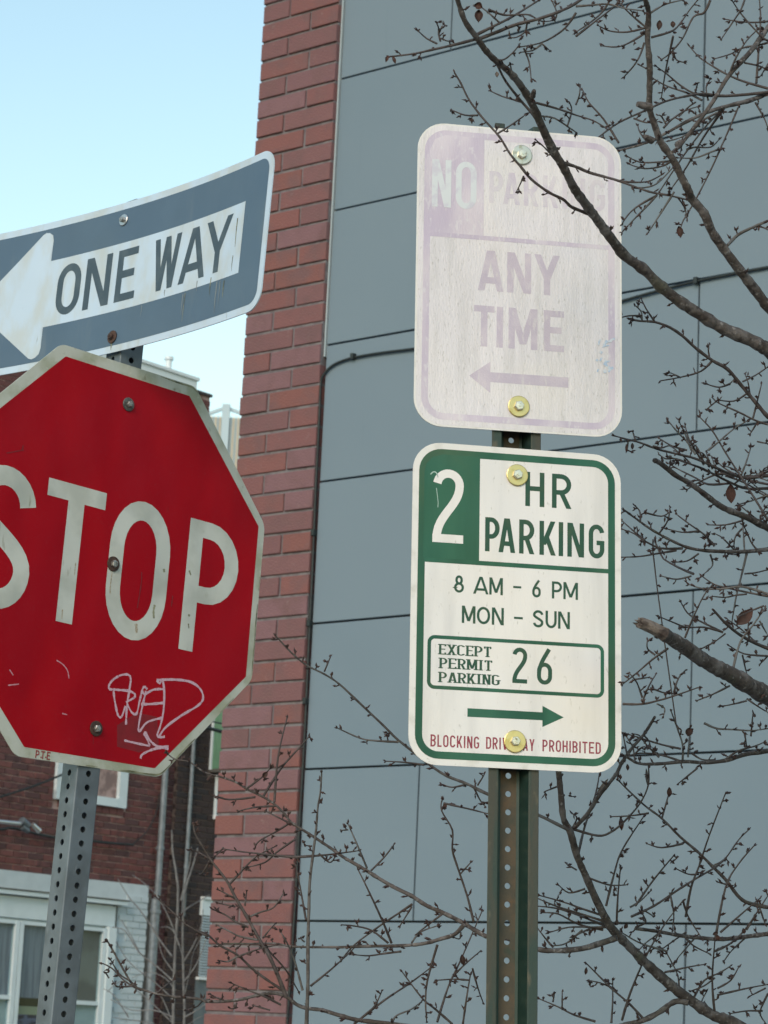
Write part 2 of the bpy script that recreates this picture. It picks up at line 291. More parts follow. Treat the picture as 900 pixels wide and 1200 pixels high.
# ------------------------------------------------------------------ brick row houses (local: x = s along D2, y outward, z up)
def facade(origin=Q0, off=0.): return frame(origin + N2 * off, D2, N2, UPZ)
def brickwork(parent_thing, wall_name, s0, s1, z0, z1, holes, m_mortar, m_brick, m_work, view, seed, budget=290, L=.203, CR=.0667, JJ=.010):
    """mortar slab with real bricks: the ones in view singly, the rest joined"""
    sl_ = MB(); sl_.box(s0, s1, -.35, -.010, z0, z1); wall = sl_.build(wall_name, m_mortar, parent_thing)
    meshes = [brick_mesh('brick', L - JJ, CR - JJ, .05, m_brick, .003, .001, seed + i) for i in range(4)]
    mw = parent_thing.matrix_world; rest = MB(); cnt = 0; rr = random.Random(seed)
    nz = int((z1 - z0) / CR)
    for i in range(nz):
        z = z0 + i * CR + JJ / 2; x = s0 - (L / 2 if i % 2 else 0)
        while x < s1:
            xa, xb = max(x, s0), min(x + L - JJ, s1)
            for h in holes:
                if xb > h[0] and xa < h[1] and z + CR > h[2] and z < h[3]:
                    if xa < h[0]: xb = h[0]
                    elif xb > h[1]: xa = h[1]
                    else: xb = xa
            if xb - xa > .02:
                c = mw @ Vector(((xa + xb) / 2, 0, z + CR / 2)); d = cam_depth(c); v = R3.transposed() @ (c - CAM)
                px = 450 + v.x / d * F_PX; py = 600 - v.y / d * F_PX
                if cnt < budget and xb - xa > L * .9 and any(a <= px <= b_ and c_ <= py <= d_ for a, b_, c_, d_ in view):
                    o = link('brick', rr.choice(meshes), wall, loc=(xa, rr.uniform(-.003, .003), z)); cnt += 1
                else:
                    h = CR - JJ; yo = rr.uniform(-.003, .003)
                    rest.add([(xa, yo, z), (xb, yo, z), (xb, yo, z + h), (xa, yo, z + h), (xa, -.02, z), (xb, -.02, z), (xb, -.02, z + h), (xa, -.02, z + h)], [(3, 2, 1, 0), (0, 1, 5, 4), (1, 2, 6, 5), (2, 3, 7, 6), (3, 0, 4, 7)])
            x += L
    if rest.v: tag(rest.build('brickwork', m_work, wall), kind='stuff')
    return wall
house = thing('row_house', 'red brown brick house with white painted ground floor seen behind and below the stop sign', 'house', facade())
bpy.context.view_layer.update()
UPW = (-.62, .39, 3.94, 5.35)
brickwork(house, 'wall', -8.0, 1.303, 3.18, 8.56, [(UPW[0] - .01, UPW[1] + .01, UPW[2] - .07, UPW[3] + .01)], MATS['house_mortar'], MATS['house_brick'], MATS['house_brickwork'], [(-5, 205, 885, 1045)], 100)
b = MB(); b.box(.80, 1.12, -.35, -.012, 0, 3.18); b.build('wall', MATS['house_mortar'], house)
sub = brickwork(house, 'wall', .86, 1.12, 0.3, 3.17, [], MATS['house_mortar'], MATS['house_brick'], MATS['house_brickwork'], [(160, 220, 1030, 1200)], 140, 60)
# painted ground floor
b = MB(); b.box(-8, .80, -.35, .028, 0, 3.18)
pg = b.build('painted_wall', MATS['painted_white_brick'], house, 'white painted brick ground floor wall')
b = MB()
z = .4; i = 0
while z < 3.04:
    x = .795 - (.1 if i % 2 else .2)
    while x > -8:
        if not (x < .33 and x + .2 > -2.6 and z > 1.0):
            b.box(x, min(x + .194, .797), .028, .040 + random.uniform(-.002, .004), z, z + .055)
        x -= .203
    z += .0667; i += 1
tag(b.build('brickwork', MATS['painted_white_brick'], pg), kind='stuff')
# coping, white parapet cap and vent
b = MB(); b.box(-8, 1.318, -.3, .02, 8.56, 8.59); b.build('coping', MATS['coping_dark'], house)
b = MB(); b.box(-8, 1.10, -.25, -.02, 8.592, 8.70); b.box(-8, 1.12, -.28, .0, 8.70, 8.735); b.build('parapet_cap', MATS['coping_white'], house)
b = MB(); b.tube([(.74, -.12, 8.72), (.74, -.12, 8.87)], .035, 10); b.tube([(.74, -.12, 8.865), (.74, -.12, 8.90)], .05, 10); b.build('vent_pipe', MATS['coping_white'], house)
def tbox(parent, name, s0, s1, z0, z1, y0, y1, m, label=None):
    b = MB(); b.box(s0, s1, y0, y1, z0, z1); return b.build(name, MATS[m], parent, label)
def glass_mat():
    m = bpy.data.materials.new('window_glass'); m.use_nodes = True; n = m.node_tree.nodes; l = m.node_tree.links; n.clear()
    o = n.new('ShaderNodeOutputMaterial'); g = n.new('ShaderNodeBsdfGlossy'); g.inputs['Roughness'].default_value = .03; g.inputs['Color'].default_value = (.8, .9, .95, 1)
    t = n.new('ShaderNodeBsdfTransparent'); t.inputs['Color'].default_value = (.8, .86, .87, 1); mx = n.new('ShaderNodeMixShader'); fr = n.new('ShaderNodeValue'); fr.outputs[0].default_value = .012
    l.new(fr.outputs[0], mx.inputs[0]); l.new(t.outputs[0], mx.inputs[1]); l.new(g.outputs[0], mx.inputs[2]); l.new(mx.outputs[0], o.inputs[0]); MATS['glass'] = m
glass_mat()
# window strip of the ground floor: trim, cornice and three sash windows
tbox(house, 'cornice', -2.8, .40, 2.945, 2.985, .03, .14, 'white_trim')
tbox(house, 'cornice_flashing', -2.8, .42, 2.988, 3.0, .03, .15, 'grey_flashing')
for a, c in ((-2.75, -1.55), (-1.54, -.31), (-.30, .30)):
    tbox(house, 'header_panel', a, c, 2.725, 2.93, .03, .07, 'white_trim')
def sash(s0, s1, zb, zt, rail, stuff_):
    wdw = tbox(house, 'window', s0 - .05, s0, zb, zt, .03, .085, 'white_trim')
    tbox(wdw, 'frame', s1, s1 + .05, zb, zt, .03, .085, 'white_trim')
    tbox(wdw, 'frame', s0, s1, zt - .035, zt, .03, .08, 'white_trim')
    tbox(wdw, 'rail', s0, s1, rail - .02, rail + .02, .03, .075, 'white_trim')
    tbox(wdw, 'pane', s0, s1, rail + .021, zt - .036, .052, .056, 'glass')
    tbox(wdw, 'pane', s0, s1, zb, rail - .021, .047, .051, 'glass')
    tbox(wdw, stuff_[0], s0, s1, rail + .0, zt - .04, .0295, .033, stuff_[1])
    return wdw
wa = sash(-2.0, -1.075, 1.0, 2.70, 1.955, ('curtain', 'curtain'))
wb_ = sash(-.965, -.44, 1.0, 2.70, 1.60, ('curtain', 'curtain'))
wc = sash(-.33, .135, 1.0, 2.70, 1.945, ('pane_backing', 'dim_room'))  # sheet behind the glass carries the dimness of the room in its colour
tbox(wb_, 'cloth', -.965, -.44, 1.88, 1.96, .034, .038, 'olive_cloth'); tbox(wb_, 'cloth', -.965, -.44, 1.80, 1.879, .034, .038, 'cream_cloth'); tbox(wb_, 'cloth', -.965, -.44, 1.62, 1.799, .034, .038, 'blue_cloth')
tbox(house, 'window_jamb', .19, .295, 1.0, 2.72, .03, .11, 'white_trim')
tbox(house, 'shadow_trim', .296, .335, 1.0, 2.94, .03, .06, 'grey_flashing')  # dark strip whose tone stands in for shade beside the jamb
# upper window (its lower right corner shows)
uw = tbox(house, 'window', .275, .39, UPW[2] + .001, UPW[3], -.12, .035, 'white_trim', 'white framed upper window half hidden by the stop sign')
tbox(uw, 'frame', UPW[0], UPW[0] + .11, UPW[2] + .001, UPW[3], -.12, .035, 'white_trim')
tbox(uw, 'sill', UPW[0], .273, UPW[2] + .002, 4.03, -.12, .04, 'white_trim')
tbox(uw, 'sash', .215, .272, 4.032, UPW[3] - .02, -.12, -.02, 'louver_grey'); tbox(uw, 'sash', UPW[0] + .12, .214, 4.032, 4.075, -.12, -.02, 'louver_grey')
tbox(uw, 'pane', UPW[0] + .12, .214, 4.076, UPW[3] - .02, -.06, -.055, 'glass'); tbox(uw, 'curtain', UPW[0] + .12, .214, 4.076, UPW[3] - .02, -.12, -.10, 'curtain')
for k in range(9): tbox(house, 'sill_brick', -.55 + k * .104, -.55 + k * .104 + .096, UPW[2] - .07, UPW[2] - .006, -.05, .008, 'house_brickwork')
# downpipe
def pipe(parent, s, z0, z1, r_, m='downpipe_grey', y=.06):
    b = MB(); b.tube([(s, y, z0), (s, y, (z0 + z1) / 2), (s, y, z1)], r_, 10); p = b.build('downpipe', MATS[m], parent)
    zz = z0 + .5
    while zz < z1:
        b = MB(); b.tube([(s, y, zz), (s, y, zz + .04)], r_ * 1.25, 10); b.box(s - .008, s + .008, -.01, y, zz, zz + .03); b.build('bracket', MATS['downpipe_grey'], p); zz += 1.15
    return p
pipe(house, .905, 3.06, 8.3, .034); pipe(house, .885, 0.1, 3.05, .05)
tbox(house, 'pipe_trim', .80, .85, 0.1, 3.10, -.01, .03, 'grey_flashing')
# ------------------------------------------------------------------ dark brick house next door
dark = thing('row_house', 'dark brown brick house in the gap between the stop sign and the red pier', 'house', facade(off=.05))
bpy.context.view_layer.update()
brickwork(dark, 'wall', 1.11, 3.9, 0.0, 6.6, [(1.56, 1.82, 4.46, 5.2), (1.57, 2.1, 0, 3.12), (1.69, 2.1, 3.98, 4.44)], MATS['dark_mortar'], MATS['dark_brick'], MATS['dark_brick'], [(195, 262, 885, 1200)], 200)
pipe(dark, 1.29, 2.9, 6.5, .022, y=.03)
bx = tbox(dark, 'bay', 1.60, 2.2, 4.49, 5.3, .0, .22, 'green_siding', 'pale green ribbed metal bay')
for k in range(6): tbox(bx, 'rib', 1.590, 1.5995, 4.50, 5.3, .045 + k * .03, .055 + k * .03, 'green_siding')
for k in range(8): tbox(bx, 'rib', 1.62 + k * .07, 1.635 + k * .07, 4.50, 5.3, .2205, .232, 'green_siding')
tbox(bx, 'corner_trim', 1.583, 1.5995, 4.48, 5.3, .0, .03, 'white_trim'); tbox(bx, 'bay_base', 1.60, 2.2, 4.455, 4.488, .0, .25, 'grey_flashing')
lw = tbox(dark, 'window', 1.70, 1.715, 3.99, 4.44, -.1, .03, 'white_trim'); tbox(lw, 'pane', 1.716, 2.1, 4.03, 4.44, -.05, -.045, 'glass'); tbox(lw, 'pane_backing', 1.716, 2.1, 4.03, 4.44, -.12, -.10, 'louver_grey'); tbox(lw, 'sill', 1.69, 2.1, 3.96, 4.0, -.05, .06, 'coping_white')
sh = tbox(dark, 'shutter', 1.58, 2.1, 2.93, 3.10, -.05, .03, 'white_trim', 'white louvered shutter at the lower right')
for k in range(22): 
    b = MB(); z = 2.29 + k * .029; b.add([(1.59, .03, z), (2.1, .03, z), (2.1, .012, z + .024), (1.59, .012, z + .024), (1.59, -.02, z + .024), (2.1, -.02, z + .024)], [(0, 1, 2, 3), (3, 2, 5, 4)]); b.build('slat', MATS['louver_grey'], sh)
tbox(sh, 'rail', 1.575, 2.1, 2.255, 2.285, -.05, .045, 'coping_white'); tbox(sh, 'rail', 1.578, 2.1, 3.10, 3.125, -.05, .05, 'coping_white')
tbox(dark, 'door', 1.57, 2.1, .1, 2.25, -.05, .01, 'slate_door')
tbox(dark, 'coping', 1.10, 3.92, 6.6, 6.66, -.36, .03, 'coping_dark')

# cables and the small light in front of the brick houses
def fpt(px, py, out):
    r_ = ray(px, py); t = (Q0 + N2 * out - CAM).dot(N2) / r_.dot(N2); return CAM + r_ * t
def wire(name, label, pts, out, r_, m='black_rubber'):
    b = MB(); b.tube(smooth([fpt(x, y, out) for x, y in pts]), r_, 6); return tag(b.build(name, MATS[m]), label, 'cable')
wire('cable', 'thin black cable climbing diagonally over the brick wall left of the steel post', [(-40, 945), (0, 934), (40, 921), (70, 909), (110, 893), (150, 875)], .12, .012)
wire('cable', 'black cable sagging across the brick wall behind the steel post', [(-40, 973), (0, 972), (15, 970), (35, 975), (62, 981), (110, 986), (130, 988), (156, 990)], .06, .014)
wire('cable', 'faint dark cable on the brick wall beside the downpipe', [(156, 989), (172, 974), (183, 952), (187, 930)], .02, .006)
wire('cable', 'pair of thick dark cables crossing the green bay beside the pier', [(225, 846), (240, 852), (262, 858), (290, 866)], .45, .02)
wire('cable', 'dark cable strung just above the thick pair by the green bay', [(228, 838), (247, 845), (265, 849), (290, 855)], .45, .008)
la = thing('wall_lamp', 'silver metal arm ending in two small spot lamps against the brick wall', 'lamp', Matrix.Translation(fpt(-20, 961, .5)))
bpy.context.view_layer.update(); li = la.matrix_world.inverted()
b = MB(); b.tube([li @ fpt(-60, 958, .3), li @ fpt(-20, 960.5, .5), li @ fpt(26, 965.5, .5)], .020, 8); b.build('arm', MATS['silver_metal'], la)
b = MB(); b.tube([li @ fpt(25, 962, .5), li @ fpt(33, 968, .5)], [.045, .036], 10); b.tube([li @ fpt(26, 969, .5), li @ fpt(33, 974, .5)], [.03, .026], 10); b.build('lamp_head', MATS['galvanised'], la)
b = MB(); b.tube([li @ fpt(38, 966, .5), li @ fpt(46, 974, .5)], [.022, .028], 10); b.build('lamp_head', MATS['silver_metal'], la)

# ------------------------------------------------------------------ far tower
TP = at(251, 700, 420.0)
TX = Vector((1, 0, 0)); tw = thing('tower_block', 'pale tower with tall vertical stripes far off in the gap by the brick pier', 'tower', Matrix.Translation(Vector((TP.x, TP.y, 0))))
def zpx(y, d=420.0): return at(267, y, d).z
zt = zpx(463); k = 420 / F_PX
b = MB(); b.box(-3.0, 6.5, .4, 9, 0, zpx(478)); b.build('tower_body', MATS['tower_white'], tw)
b = MB(); b.box(-.5, .8, -.9, .35, 0, zt); b.build('central_shaft', MATS['tower_blue'], tw)
for i, x in enumerate([-2.75, -2.4, -2.0, -1.6, -1.2, -.85, 1.0, 1.4, 1.8, 2.2, 2.6, 3.0, 3.4]):
    b = MB(); b.box(x, x + .17, -.25, .39, 0, zpx(477)); b.build('fin', MATS['tower_tan' if i % 2 else 'tower_blue'], tw)
b = MB(); b.prism([(-3.1, zpx(478)), (-.52, zpx(470)), (-.52, zpx(466)), (-3.1, zpx(474))], 0, 1, fn=lambda x, y, z: (x, z * .6 - .35, y)); b.prism([(.82, zpx(470)), (4.2, zpx(478)), (4.2, zpx(474)), (.82, zpx(466))], 0, 1, fn=lambda x, y, z: (x, z * .6 - .35, y)); b.build('roof_edge', MATS['tower_blue'], tw)

# ------------------------------------------------------------------ stroke lettering
def arc(cx_, cy_, rx, ry, a0, a1, n=10): return [(cx_ + rx * cos(radians(a0 + (a1 - a0) * i / n)), cy_ + ry * sin(radians(a0 + (a1 - a0) * i / n))) for i in range(n + 1)]
def bez(p0, p1, p2, p3, n=12):
    o = []
    for i in range(n + 1):
        t = i / n; u = 1 - t; o.append(tuple(u ** 3 * p0[k] + 3 * u * u * t * p1[k] + 3 * u * t * t * p2[k] + t ** 3 * p3[k] for k in (0, 1)))
    return o
def ribbon(pts, closed=False, hw=.5, ew=None):
    n = len(pts); L_, R_ = [], []
    for i in range(n):
        p = pts[i]; a = pts[i - 1] if (i > 0 or closed) else None; c = pts[(i + 1) % n] if (i < n - 1 or closed) else None
        ds = []
        if a is not None: d = (p[0] - a[0], p[1] - a[1]); l = sqrt(d[0] ** 2 + d[1] ** 2) or 1; ds.append((d[0] / l, d[1] / l))
        if c is not None: d = (c[0] - p[0], c[1] - p[1]); l = sqrt(d[0] ** 2 + d[1] ** 2) or 1; ds.append((d[0] / l, d[1] / l))
        nx = -sum(d[1] for d in ds); ny = sum(d[0] for d in ds); l = sqrt(nx * nx + ny * ny) or 1; nx /= l; ny /= l
        k_ = nx * -ds[0][1] + ny * ds[0][0]; k_ = max(k_, .4); h = (ew[i] if ew else hw) / k_
        L_.append((p[0] + nx * h, p[1] + ny * h)); R_.append((p[0] - nx * h, p[1] - ny * h))
    vs = L_ + R_; m_ = n if closed else n - 1
    return vs, [(i, n + i, n + (i + 1) % n, (i + 1) % n) for i in range(m_)]
def diag(x0, y0, x1, y1):
    dx, dy = x1 - x0, y1 - y0; h = .5 * sqrt(dx * dx + dy * dy) / abs(dy)
    return [(x0 - h, y0), (x0 + h, y0), (x1 + h, y1), (x1 - h, y1)], [(0, 1, 2, 3) if dy > 0 else (3, 2, 1, 0)]
def glyph(ch, W, H, serif=False):
    a, b, c, d = .5, W - .5, .5, H - .5; m = W / 2; r = (b - a) / 2; ry = min(r * 1.25, (d - c) / 2); S = []
    P = lambda pts, cl=False: S.append(ribbon(pts, cl)); V = lambda x, y0=0., y1=None: S.append(ribbon([(x, y0), (x, H if y1 is None else y1)]))
    Hb = lambda x0, x1, y: S.append(ribbon([(x0, y), (x1, y)]))
    D = lambda *q: S.append(diag(*q))
    Hd = .5 * sqrt(1 + (W / 2 / H) ** 2)
    def oval(y0, y1, x0=a, x1=b, k_=1.25):
        rx = (x1 - x0) / 2; rr = min(rx * k_, (y1 - y0) / 2); mm = (x0 + x1) / 2
        P(arc(mm, y1 - rr, rx, rr, 0, 180, 14) + arc(mm, y0 + rr, rx, rr, 180, 360, 14), True)
    def bowl(y0, y1, x0=a, x1=b):
        rr = (y1 - y0) / 2; rx = min(rr * 1.0, (x1 - x0) * .62)
        P([(x0, y1)] + arc(x1 - rx, (y0 + y1) / 2, rx, rr, 90, -90, 12) + [(x0, y0)])
    if ch == 'A': hh = Hd + .0; D(hh, 0, m - .12, H); D(W - hh, 0, m + .12, H); Hb(W * .22, W * .78, H * .26)
    elif ch == 'B': V(a); bowl(H * .52, d); bowl(c, H * .52)
    elif ch == 'C': P(arc(m, d - ry, r, ry, 5, 180, 14) + arc(m, c + ry, r, ry, 180, 355, 14))
    elif ch == 'D': V(a); rx = r * 1.1; P([(a, d)] + arc(b - rx, d - ry, rx, ry, 90, 0) + arc(b - rx, c + ry, rx, ry, 0, -90) + [(a, c)])
    elif ch == 'E': V(a); Hb(a, W, d); Hb(a, W * .88, H * .52); Hb(a, W, c)
    elif ch == 'G': P(arc(m, d - ry, r, ry, 10, 180, 14) + arc(m, c + ry, r, ry, 180, 360, 14) + [(b, H * .46)]); Hb(m, b + .5, H * .46)
    elif ch == 'H': V(a); V(b); Hb(a, b, H * .52)
    elif ch == 'I': V(m)
    elif ch == 'K': V(a); D(a + .4, H * .30, b - .1, H); D(a + (b - a) * .38, H * .52, b, 0) if False else D(b, 0, a + (b - a) * .40, H * .56)
    elif ch == 'L': V(a); Hb(a, W, c)
    elif ch == 'M': V(a); V(b); D(a + .1, H, m, H * .12); D(b - .1, H, m, H * .12)
    elif ch == 'N': V(a); V(b); D(a + .15, H, b - .15, 0)
    elif ch == 'O': oval(c, d)
    elif ch == 'P': V(a); bowl(H * .44, d)
    elif ch == 'R': V(a); bowl(H * .46, d); D(b, 0, a + (b - a) * .48, H * .46)
    elif ch in 'S':
        k_ = (d - c) * .25; P(arc(m, d - k_, r, k_, 8, 180, 14) + bez((a, d - k_), (a, H * .56), (b, H * .48), (b, c + k_))[1:] + arc(m, c + k_, r, k_, 0, -172, 14)[1:])
    elif ch == 'T': V(m); Hb(0, W, d)
    elif ch == 'U': P([(a, H), (a, c + ry)] + arc(m, c + ry, r, ry, 180, 360, 14)[1:] + [(b, H)])
    elif ch == 'V': D(m - .1, 0, Hd, H); D(m + .1, 0, W - Hd, H)
    elif ch == 'W': q = (b - a) / 4; D(a + q, 0, a, H); D(a + q, 0, m, H); D(b - q, 0, m, H); D(b - q, 0, b, H)
    elif ch == 'X': D(Hd, 0, W - Hd, H); D(W - Hd, 0, Hd, H)
    elif ch == 'Y': V(m, 0, H * .45); D(m, H * .40, Hd, H); D(m, H * .40, W - Hd, H)
    elif ch == '2': k_ = min(r * 1.05, (d - c) * .32); P(arc(m, d - k_, r, k_, 172, 0, 14) + bez((b, d - k_), (b, H * .50), (a, H * .38), (a, c))[1:]); Hb(0, W, c)
    elif ch == '6':
        oval(c, H * .56, k_=1.1); P([(b - .25, H)] + bez((b - .25, H), (m, H * .78), (a, H * .55), (a, H * .28))[1:]) 
    elif ch == '8': oval(c, H * .53); oval(H * .53, d, a + .12 * W, b - .12 * W)
    elif ch == '-': Hb(0, W, m if False else H * .5)
    elif ch == '.': S.append(ribbon([(0, .5), (1, .5)]))
    if serif:
        sh_ = .42
        def sf(x, y, w_=.95): S.append(ribbon([(x - w_, y), (x + w_, y)], hw=sh_))
        for q in {'E': [(a, c), (a, d)], 'X': [(Hd, c), (W - Hd, c), (Hd, d), (W - Hd, d)], 'P': [(a, c), (a, d)], 'T': [(m, c)], 'R': [(a, c), (a, d), (b + .1, c)], 'M': [(a, c), (b, c), (a, d), (b, d)], 'I': [(m, c), (m, d)], 'A': [(Hd, c), (W - Hd, c)], 'K': [(a, c), (b, c), (a, d), (b, d)], 'N': [(a, c), (a, d), (b, d)], 'G': [(b, H * .46)]}.get(ch, []): sf(*q)
        if ch == 'E': S.append(ribbon([(W - .35, c), (W - .35, c + H * .16)], hw=.35)); S.append(ribbon([(W - .35, d), (W - .35, d - H * .16)], hw=.35))
        if ch == 'T': S.append(ribbon([(.35, d), (.35, d - H * .16)], hw=.35)); S.append(ribbon([(W - .35, d), (W - .35, d - H * .16)], hw=.35))
    return S
EPS = 2.5e-5
def put_strokes(S, u0, v0, swx, swy, h, surf, mb, sub=None):
    """strokes in stroke units -> inches -> surface"""
    for i, (vs, fs) in enumerate(S):
        mb.add([surf(u0 + x * swx, v0 + y * swy, h + i * EPS) for x, y in vs], fs)
def letter(ch, u0, u1, v0, v1, sw, h, m, surf, parent, swy=None, serif=False, name='letter'):
    swy = swy or sw; mb = MB(); S = glyph(ch, (u1 - u0) / sw, (v1 - v0) / swy, serif)
    put_strokes(S, u0, v0, sw, swy, h, surf, mb); return mb.build(name, MATS[m], parent)
def shape(pts_strokes, h, m, surf, parent, name, label=None):
    mb = MB()
    for i, (vs, fs) in enumerate(pts_strokes): mb.add([surf(x, y, h + i * EPS) for x, y in vs], fs)
    return mb.build(name, MATS[m], parent, label)
def rrect(x0, x1, y0, y1, r_, n=8, seg=1):
    P = arc(x1 - r_, y1 - r_, r_, r_, 0, 90, n) + arc(x0 + r_, y1 - r_, r_, r_, 90, 180, n) + arc(x0 + r_, y0 + r_, r_, r_, 180, 270, n) + arc(x1 - r_, y0 + r_, r_, r_, 270, 360, n)
    if seg > 1:
        Q = []
        for i in range(len(P)):
            a_, b_ = P[i], P[(i + 1) % len(P)]; L_ = sqrt((a_[0] - b_[0]) ** 2 + (a_[1] - b_[1]) ** 2); k_ = seg if L_ > 2 else 1
            for j in range(k_): Q.append((a_[0] + (b_[0] - a_[0]) * j / k_, a_[1] + (b_[1] - a_[1]) * j / k_))
        P = Q
    return P
def poly(pts): return (pts, [tuple(range(len(pts)))])
flat = lambda u, v, h: (u * IN, v * IN, h)
def bolt(parent, u, v, surf, rw, rb, mw_, mb_, hexr=True, rot=.3, normal=None):
    c = Vector(surf(u, v, .0))
    nrm = (Vector(surf(u, v, .01)) - c).normalized(); q = nrm.to_track_quat('Z', 'Y')
    b = MB(); r1 = rw * IN
    n_ = 24; prof = [(r1, .0008), (r1, .0024), (r1 * .93, .0030), (rb * IN * .9, .0031)]
    vs = [(r_ * cos(2 * pi * k / n_), r_ * sin(2 * pi * k / n_), z) for r_, z in prof for k in range(n_)]
    fs = [(j * n_ + k, j * n_ + (k + 1) % n_, (j + 1) * n_ + (k + 1) % n_, (j + 1) * n_ + k) for j in range(3) for k in range(n_)] + [tuple(range(3 * n_, 4 * n_))]
    b.add(vs, fs); wo_ = b.build('washer', MATS[mw_], parent); wo_.location = c; wo_.rotation_mode = 'QUATERNION'; wo_.rotation_quaternion = q
    b = MB(); n_ = 6; r2 = rb * IN
    prof = [(r2, .0025), (r2, .0075), (r2 * .82, .0092), (r2 * .35, .0094)]
    vs = [(r_ * cos(2 * pi * k / n_ + rot), r_ * sin(2 * pi * k / n_ + rot), z) for r_, z in prof for k in range(n_)]
    fs = [(j * n_ + k, j * n_ + (k + 1) % n_, (j + 1) * n_ + (k + 1) % n_, (j + 1) * n_ + k) for j in range(3) for k in range(n_)] + [tuple(range(3 * n_, 4 * n_))]
    b.add(vs, fs); n2_ = 12
    b.tube([(0, 0, .009), (0, 0, .0105)], r2 * .3, 8, smooth=False)
    bo = b.build('bolt', MATS[mb_], parent); bo.location = c; bo.rotation_mode = 'QUATERNION'; bo.rotation_quaternion = q
def rod(w_):
    v = Vector(w_); return Matrix.Rotation(v.length, 3, v.normalized())
def pose(p):    # camera-frame pose -> world matrix with x right, y up, z towards the viewer
    Rc = rod(p[:3]); X = M @ (Rc @ Vector((1, 0, 0))); Y = M @ (Rc @ Vector((0, -1, 0))); Z = M @ (Rc @ Vector((0, 0, -1)))
    return frame(CAM + M @ Vector(p[3:6]), X, Y, Z)
POSE_LO = pose((-.22805, -.21005, .04357, .18619, .13230, 3.56494))
POSE_UP = pose((-.22918, -.17807, .03878, .19557, -.33683, 3.67258))
POSE_ST = pose((-.18357, -.76999, .16060, -.51091, .09531, 4.72552))
POSE_OW = pose((-.26507, .76646, -.01340, -.50622, -.44808, 4.85151))
def sheet_round(parent, x0, x1, y0, y1, r_, m, thick=.0022, name='sign_plate'):
    b = MB(); b.prism(rrect(x0, x1, y0, y1, r_), -thick, 0, fn=lambda x, y, z: (x * IN, y * IN, z)); return b.build(name, MATS[m], parent)
BORDER_R = 1.55

# ------------------------------------------------------------------ two hour parking sign
s2 = thing('parking_sign', 'white and green two hour parking sign, lower of the two on the green post', 'traffic sign', POSE_LO)
sheet_round(s2, -6, 6, -9, 9, 1.6, 'sheeting_edge')
H1, H2, H3 = .00025, .0005, .00075
shape([poly(rrect(-5.6, 5.6, -8.6, 8.6, 1.25))], .00012, 'sheeting', flat, s2, 'sign_face')
shape([ribbon(rrect(-5.45, 5.45, -8.45, 8.45, 1.1), True, .20)], H1, 'sign_green', flat, s2, 'border')
shape([poly([(-5.35, 2.42), (-2.18, 2.42), (-2.18, 8.35), (-4.3, 8.35), (-4.9, 8.15), (-5.25, 7.75), (-5.35, 7.3)])], H1 + EPS, 'sign_green', flat, s2, 'number_field')
shape([ribbon([(-5.3, 2.31), (5.3, 2.31)], hw=.125)], H1 + 2 * EPS, 'sign_green', flat, s2, 'divider')
letter('2', -4.85, -3.10, 3.33, 7.5, .47, H2, 'sheeting', flat, s2)
for ch, a, b_ in (('H', .44, 1.54), ('R', 1.98, 3.1)): letter(ch, a, b_, 5.73, 7.70, .27, H1, 'sign_green_ink', flat, s2)
for ch, a, b_ in (('P', -1.85, -1.02), ('A', -1.08, -.12), ('R', .10, .97), ('K', 1.27, 2.2), ('I', 2.36, 2.66), ('N', 2.88, 3.85), ('G', 4.12, 5.03)): letter(ch, a, b_, 3.0, 4.94, .26, H1, 'sign_green_ink', flat, s2)
for ch, a, b_ in (('8', -3.58, -3.02), ('A', -2.5, -1.62), ('M', -1.58, -.81), ('6', .87, 1.36), ('P', 2.0, 2.58), ('M', 2.66, 3.5)): letter(ch, a, b_, .57, 1.54, .135, H1, 'sign_green_ink', flat, s2)
letter('-', -.22, .24, 1.02, 1.14, .12, H1, 'sign_green_ink', flat, s2, name='dash')
for ch, a, b_ in (('M', -3.12, -2.35), ('O', -2.27, -1.52), ('N', -1.42, -.74), ('S', .92, 1.52), ('U', 1.64, 2.28), ('N', 2.36, 3.04)): letter(ch, a, b_, -1.11, -.14, .14, H1, 'sign_green_ink', flat, s2)
letter('-', -.16, .34, -.71, -.59, .12, H1, 'sign_green_ink', flat, s2, name='dash')
shape([ribbon(rrect(-4.93, 4.91, -4.75, -1.97, .32), True, .10)], H1, 'sign_green', flat, s2, 'permit_frame')
def word(txt, u0, u1, v0, v1, sw, swy, m, parent, serif=False, wd=None, gap=.16, h=H1):
    wd = wd or {'I': .42, 'M': 1.25, 'W': 1.3, 'E': .9, 'T': .95, 'X': 1.05, 'A': 1.1}
    ws = [wd.get(c, 1.) for c in txt]; tot = sum(ws) + gap * (len(txt) - 1); k_ = (u1 - u0) / tot; u = u0
    for c, w_ in zip(txt, ws): letter(c, u, u + w_ * k_, v0, v1, sw, h, m, flat, parent, swy, serif); u += (w_ + gap) * k_
word('EXCEPT', -4.38, -1.43, -2.93, -2.35, .135, .055, 'sign_green_ink', s2, True)
word('PERMIT', -4.34, -1.37, -3.69, -3.11, .135, .055, 'sign_green_ink', s2, True, {'I': .6, 'M': 1.3})
word('PARKING', -4.36, -.95, -4.46, -3.89, .135, .055, 'sign_green_ink', s2, True, {'I': .6, 'A': 1.1})
letter('2', -.23, .61, -4.28, -2.3, .23, H1, 'sign_green_ink', flat, s2); letter('6', 1.17, 2.03, -4.28, -2.3, .23, H1, 'sign_green_ink', flat, s2)
shape([poly([(-2.74, -6.28), (1.49, -6.26), (1.49, -6.63), (2.70, -6.04), (1.49, -5.46), (1.49, -5.82), (-2.74, -5.81)])], H1, 'sign_green', flat, s2, 'arrow')
NW = {'I': .35, 'L': .8, 'W': 1.15, 'V': 1.0}
